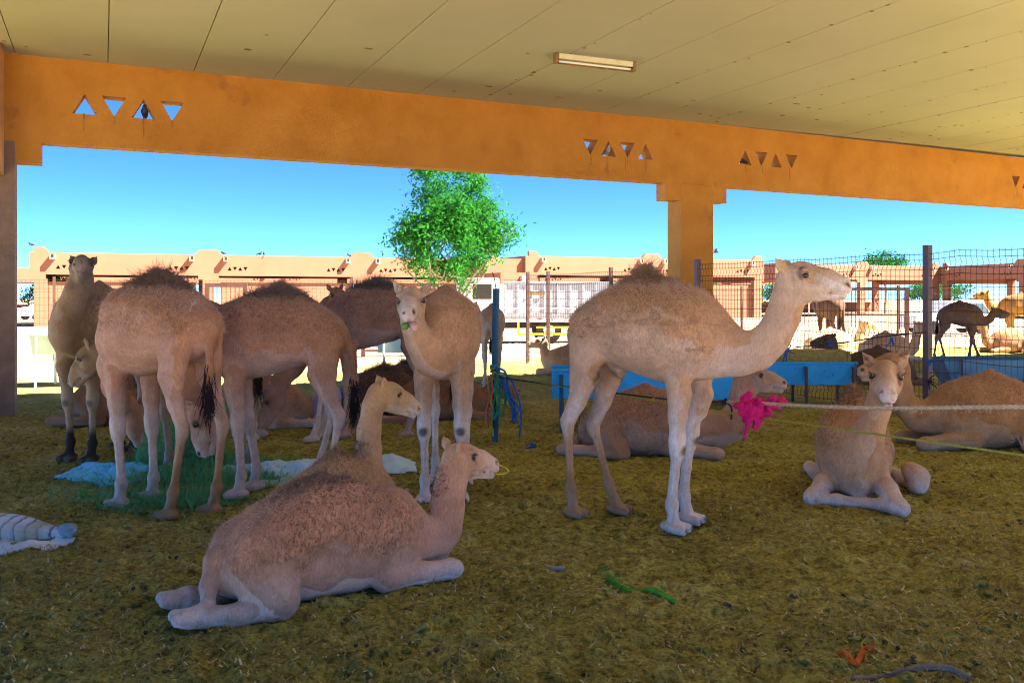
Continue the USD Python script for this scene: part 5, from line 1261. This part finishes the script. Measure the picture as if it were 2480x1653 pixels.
drape("white plastic sheet under the striped bundle at the left edge", "plastic_sheet", [(-60, 1268), (60, 1236), (150, 1228), (190, 1236), (120, 1256), (0, 1276)], M["sheet_white"], .008, 64, "plastic sheet", .015)
# striped bundle
stripe = usdkit.material(stage, LK + "striped_cloth", {
    "tc": ("texture_coordinate", {}), "s": ("separate_xyz", {}), "nz": ("noise_texture", {"scale": 7.0, "detail": 3.0}),
    "k": ("math", {"math_type": "multiply", "value2": 13.0}), "w": ("math", {"math_type": "multiply_add", "value2": 1.1}), "f": ("math", {"math_type": "fraction"}),
    "st": ("rgb_ramp", {"ramp": [(.0, (.09, .12, .20)), (.11, (.09, .12, .20)), (.16, (.60, .62, .58)), (.80, (.60, .62, .58)), (.86, (.28, .34, .42)), (.93, (.60, .62, .58)), (.97, (.2, .25, .33))]}),
    "n2": ("noise_texture", {"scale": 4.0, "detail": 5.0}), "r2": ("rgb_ramp", {"ramp": [(.50, (0, 0, 0)), (.68, (.8, .8, .8))]}), "mx": ("mix_color", {"b": (.42, .32, .18)}),
    "n3": ("noise_texture", {"scale": 30.0, "detail": 3.0}), "b": ("bump", {"strength": .4, "distance": .02}), "p": ("principled_bsdf", {"roughness": .8, "specular_ior_level": .2})},
    [("tc.object", "s.vector"), ("tc.object", "nz.vector"), ("s.x", "k.value1"), ("nz.fac", "w.value1"), ("k.value", "w.value3"), ("w.value", "f.value1"), ("f.value", "st.fac"), ("tc.object", "n2.vector"), ("n2.fac", "r2.fac"),
     ("r2.color", "mx.fac"), ("st.color", "mx.a"), ("mx.result", "p.base_color"), ("tc.object", "n3.vector"), ("n3.fac", "b.height"), ("b.normal", "p.normal")], surface="p.BSDF")
bd = lump((.60, .15, .11), 71, .10, 5, 2.2); bd.vertices[:, 2] = np.maximum(bd.vertices[:, 2], -.05) + .05
tpx = bd.vertices[:, 0] / .62; bd.vertices[:, 1:] *= (1 - .45 * np.clip(tpx, 0, 1) ** 2)[:, None]
bp = gpx(-15, 1318); bt = thing("striped_bundle", "white sack bundle with dark stripes lying at the left edge", "bundle", (bp[0] - .13, bp[1] + .15, float(gz(bp[0], bp[1]))), -4)
part(bt, "cloth", bd, stripe, True)
part(bt, "twisted_end", move(lump((.075, .05, .045), 72, .2, 3), .58, 0, .06), surf("sack_end_cloth", (.30, .40, .44), .8, var=.35, scale=9), True)
# hay bale: a lump bristling with stalks
BX, BY = -3.42, 9.25; bz = float(gz(BX, BY))
bale = thing("hay_bale", "green hay bale that the standing camels are eating from", "hay bale", (BX, BY, bz), 8)
bb = box(-.38, .38, -.26, .26, 0, .52); bb = bb.subdivide().subdivide().subdivide().subdivide()
bb.vertices += (np.asarray(meshkit.fbm(bb.vertices * 6, octaves=3, seed=5))[:, None] - .5) * .12 * (bb.vertices / np.array([.38, .26, .52]))
part(bale, "core", bb, M["hay_green"], True)
def stalks(n, sampler, L, w, r, flat=.25):
    c = sampler(n); d = r.normal(0, 1, (n, 3)); d[:, 2] = np.abs(d[:, 2]) * flat; d /= np.linalg.norm(d, axis=1, keepdims=True); s = np.cross(d, [0, 0, 1.0]); s /= np.linalg.norm(s, axis=1, keepdims=True) + 1e-9
    l = L * r.uniform(.4, 1.3, n)[:, None]; ww = w * r.uniform(.6, 1.3, n)[:, None]; b_ = r.normal(0, .15, (n, 3)) * l; b_[:, 2] = np.abs(b_[:, 2])
    A, Bm, Cc = c, c + d * l * .5 + b_, c + d * l
    up = np.cross(s, d) * ww * .5
    V = np.stack([A - s * ww, A + s * ww, Bm + up + s * ww, Bm + up - s * ww, Cc + s * ww * .4, Cc - s * ww * .4], 1).reshape(-1, 3); i = np.arange(n)[:, None] * 6
    return V, np.concatenate([i + [0, 1, 2], i + [0, 2, 3], i + [3, 2, 4], i + [3, 4, 5]])
def stalk_mat(name, a, b_, c):
    return usdkit.material(stage, LK + name, {"g": ("geometry", {}), "r": ("rgb_ramp", {"ramp": [(0, a), (.6, b_), (1, c)]}), "p": ("principled_bsdf", {"roughness": .8, "specular_ior_level": .2})}, [("g.random_per_island", "r.fac"), ("r.color", "p.base_color")], surface="p.BSDF")
M["stalk_green"] = stalk_mat("green_stalks", (.12, .36, .12), (.26, .58, .20), (.56, .66, .30)); M["stalk_straw"] = stalk_mat("straw_stalks", (.30, .22, .05), (.56, .45, .13), (.78, .70, .38))
rs2 = np.random.default_rng(91)
def on_bale(n):
    i = rs2.choice(len(bb.vertices), n); return bb.vertices[i] + rs2.normal(0, .012, (n, 3))
part(bale, "stalks", stalks(5200, on_bale, .13, .0022, rs2, .6), M["stalk_green"], kind="stuff")
def scatter(area):
    def f(n):
        P = []
        while len(P) < n:
            p = area(); 
            if p is not None: P.append(p)
        P = np.array(P); return np.column_stack([P, gz(P[:, 0], P[:, 1]) + rs2.uniform(.002, .014, n)])
    return f
def hay_area():
    k = rs2.integers(4); c = ((-3.35, 8.3, .75, .6), (-2.9, 7.4, .75, .45), (-3.1, 8.9, 1.0, .5), (-2.5, 8.2, .6, .5))[k]; return c[0] + rs2.normal(0, c[2] * .42), c[1] + rs2.normal(0, c[3] * .42)
single("scattered_hay", stalks(12000, scatter(hay_area), .12, .0028, rs2, .35), M["stalk_green"], "green hay strewn on the ground round the bale", "hay", kind="stuff")
def pen_area():
    y = 3.4 + 11 * rs2.uniform() ** 2.2; x = rs2.uniform(-.62, .62) * y
    if meshkit.noise(np.array([[x * .9, y * .9, 2.2]]), seed=12)[0] < rs2.uniform(.2, .75): return None
    return x, y
single("straw_litter", stalks(30000, scatter(pen_area), .055, .0026, rs2, .3), M["stalk_straw"], "short straw bits strewn over the whole floor of the pen", "straw", kind="stuff")
M["chaff"] = stalk_mat("pale_chaff", (.50, .42, .18), (.68, .60, .34), (.85, .80, .58))
single("chaff_flecks", stalks(5200, scatter(pen_area), .034, .0042, rs2, .25), M["chaff"], "pale flecks of chaff lying loose on the pen floor", "chaff", kind="stuff")
def dung_area():
    p = pen_area()
    return p if p is not None and meshkit.noise(np.array([[p[0] * 1.7, p[1] * 1.7, 9.1]]), seed=21)[0] > .55 else None
M["dung"] = surf("dung_pellets", (.10, .078, .038), .9, var=.5, scale=30)
pel = []
ic = trimesh.creation.icosphere(1)
for p in scatter(dung_area)(380):
    m = ic.copy(); s_ = rs2.uniform(.006, .014); m.apply_scale([s_ * rs2.uniform(1, 1.5), s_, s_ * .8]); rotz(m, rs2.uniform(0, 180)); pel.append(move(m, p[0], p[1], p[2] + s_ * .35))
single("dung_pellets", cat(pel), M["dung"], "dark dung pellets scattered over the pen floor", "dung", True, kind="stuff")
M["clod"] = surf("floor_clods", (.30, .22, .055), .95, var=.45, scale=18, bump=.7)
cl = []; ic2 = trimesh.creation.icosphere(1)
for p in scatter(pen_area)(220):
    m = ic2.copy(); s_ = rs2.uniform(.012, .034); m.vertices *= (1 + .5 * (np.asarray(meshkit.noise(m.vertices * 1.8 + rs2.uniform(0, 50), seed=1)) - .5))[:, None]; m.apply_scale([s_ * 1.3, s_, s_ * .55]); rotz(m, rs2.uniform(0, 180)); cl.append(move(m, p[0], p[1], p[2] + s_ * .1))
single("floor_clods", cat(cl), gmat, "crumbly clods of trodden bedding on the pen floor", "clods", True, kind="stuff")
# single pieces of litter
def on_ground(pix, lift=.022): return [gpx(u * S1, v * S1) + [0, 0, float(gz(*gpx(u * S1, v * S1)[:2])) + lift] for u, v in pix]
gr = [twist(np.array(on_ground([(1396, 1340), (1412, 1354), (1440, 1358), (1475, 1362), (1500, 1372), (1550, 1388)])) + rs2.normal(0, .008, (6, 3)) * [1, 1, .3], .013) for _ in range(3)]
gp = catmull(np.array(on_ground([(1396, 1340), (1412, 1354), (1440, 1358), (1475, 1362), (1500, 1372), (1550, 1388)])), 12)
gr += [tube([p, p + d, p + 1.8 * d + rs2.normal(0, .006, 3)], .0016, 3, caps=False) for p, d in zip(gp[rs2.integers(0, 24, 150)], rs2.normal(0, .016, (150, 3)))]
single("green_rope", cat(gr), R["lime"], "length of frayed bright green rope on the bare ground in the foreground", "rope", True)
og = [tube(catmull(np.array(on_ground([(1930, 1508), (1945, 1520), (1965, 1530), (1975, 1512), (1990, 1500), (2008, 1508)], .015)) + rs2.normal(0, .006, (6, 3)), 8), .017, 6, squash=.5) for _ in range(2)]
single("orange_strap", cat(og), R["safety"], "bright orange twisted strap on the ground at the lower right", "strap", True)
single("yellow_twine", tube(catmull(on_ground([(1982, 1500), (1978, 1490), (1984, 1484), (1990, 1488)], .02), 6), .006, 6), R["yellow"], "bit of yellow twine tied to the orange strap", "twine", True)
stk = tube(catmull(on_ground([(1958, 1562), (2020, 1550), (2110, 1547), (2180, 1553), (2225, 1566)], .015), 6), np.linspace(.012, .018, 25), 8)
single("dry_stick", stk, surf("grey_wood", (.26, .20, .15), .9, var=.4, scale=20, bump=.6), "long grey stick on the ground at the lower right edge", "stick", True)
single("dry_twig", tube(catmull(on_ground([(1252, 1304), (1272, 1310), (1295, 1314)], .015), 5), .016, 6), surf("grey_husk", (.36, .30, .25), .9), "short grey husk on the ground left of the green rope", "husk", True)
for k, (u, v, mt, lb, c_) in enumerate(((1224, 1028, "blue", "blue scrap of rope on the ground right of the tether post", "rag"), (996, 1052, "yellow", "yellow scrap on the ground left of the foreground camel's head", "rag"), (66, 942, "yellow", "yellow scrap on the ground by the left pillar", "rag"),
                                       (190, 1145, "lime", "green scrap on the ground in front of the pale blue sheet", "rag"), (1922, 938, "blue", "small blue scrap under the cream rope left of the head-on camel", "rag"))):
    p = on_ground([(u, v)], .01)[0]; rag("cloth_scrap", lb, p, R[mt], .05 if k < 2 else .07, 60 + k, 0)
# nose rope of the foreground camel
ffr = Frame((-.816, 5.27), 32)
def bw(u, v): d = np.array([(u * S1 - PW / 2) / FPX, 1.0]); t = (ffr.l @ ffr.pos) / (ffr.l @ d); p = d * t; return np.array([p[0], p[1], CAMZ - (v * S1 - HOR) / FPX * t])
single("halter_cord", tube(catmull([bw(1138, 1066), bw(1158, 1072), bw(1168, 1082), bw(1150, 1088), bw(1120, 1086), bw(1104, 1082)], 6), .006, 6), R["yellow"], "yellow cord looped at the foreground camel's mouth", "cord", True)
# lilac sack
single("lilac_sack", move(rotz(lump((.20, .13, .30), 73, .18, 4, 2.0), 20), -2.5, 12.0, .26), surf("lilac_sack_cloth", (.44, .38, .48), .8, var=.2, scale=5), "lilac grey sack standing behind the second camel's legs", "sack", True)

# ================================================================ birds
def bird(label, p, ang, mat, s=1.0, group=None):
    b = Body(); 
    b.cap((-.05, 0, .10), (.05, 0, .125), .050, .055, k=.03, sq=.9); b.cap((.07, 0, .15), (.09, 0, .195), .030, .030, k=.03); b.cap((.11, 0, .195), (.145, 0, .19), .012, .004, k=.01); b.cap((-.08, 0, .09), (-.19, 0, .05), .030, .018, k=.03, sq=1.3)
    for sd in (-1, 1): b.cap((.03, sd * .04, .12), (-.12, sd * .03, .085), .035, .015, k=.02, sq=.4); b.cap((0, sd * .02, .07), (.01, sd * .02, 0), .009, .006, k=.01)
    V, Q = b.skin(.009, floor=-.01); V = V * s
    t = thing("pigeon", label, "bird", p, ang, group or "pigeons on the market buildings"); part(t, "body", (V, Q), mat, True)
def in_hole(s, P, D, ang, z, back=.12): q = P + D * s + np.array([-D[1], D[0]]) * back; return (q[0], q[1], z - TRI_H / 2 + .006)
bird("dark pigeon perched in the third triangular opening of the left group", in_hole(sl_mid[2] + .02, PL, DL, 0, 4.5), -70, M["bird"], .95)
bird("pale pigeon sitting in an opening left of the ochre pillar", in_hole(sr_mid[1] + .02, PL, DL, 0, 4.47), -60, M["bird2"], 1.0)
bird("black pigeon crouching in the first opening right of the ochre pillar", in_hole(rr[0], PR, DR, 0, 4.52), 200, M["bird"], .85)
def roof_bird(label, u, y, z, ang): bird(label, ((u * S1 - PW / 2) / FPX * y, y, z), ang, M["bird"], 1.5)
def hall_pt(u, P0, ang, base):
    d = np.array([math.cos(math.radians(ang)), math.sin(math.radians(ang))]); s = s_at(u * S1, np.array(P0), d); q = np.array(P0) + d * s + np.array([-d[1], d[0]]) * .15; return q
for u, z, lb, an in ((71, 5.75, "pigeon on the corner gable at the left end of the left market hall", 200), (597, 5.35, "left one of two pigeons on the middle of the left market hall's roof edge", 10), (607, 5.35, "right one of two pigeons on the middle of the left market hall's roof edge", 120), (803, 5.35, "pigeon on the roof edge just left of the left hall's third gable", 200), (513, 5.35, "pigeon on the roof edge right of the left hall's second gable", 170)):
    q = hall_pt(u, P1, 21.4, -.45); bird(lb, (q[0], q[1], z - .45 + .0), an, M["bird"], 1.5)
b_ = single("pigeon", None or (lambda: (lambda m: m)(cat([tube([(-.12, 0, 0), (.12, 0, .02)], [.03, .05], 8), trimesh.Trimesh([(.05, 0, .02), (-.05, .02, .02), (-.08, .30, .16), (.02, .28, .16)], [(0, 1, 2), (0, 2, 3)]), trimesh.Trimesh([(.05, 0, .02), (-.05, -.02, .02), (-.08, -.30, .16), (.02, -.28, .16)], [(0, 2, 1), (0, 3, 2)])])))(), M["bird"], "pigeon flying just right of the ochre pillar", "bird")
UsdGeom.Xformable(b_.GetPrim()).AddTranslateOp().Set(Gf.Vec3d(*map(float, px(1733, 611, 40.0))))
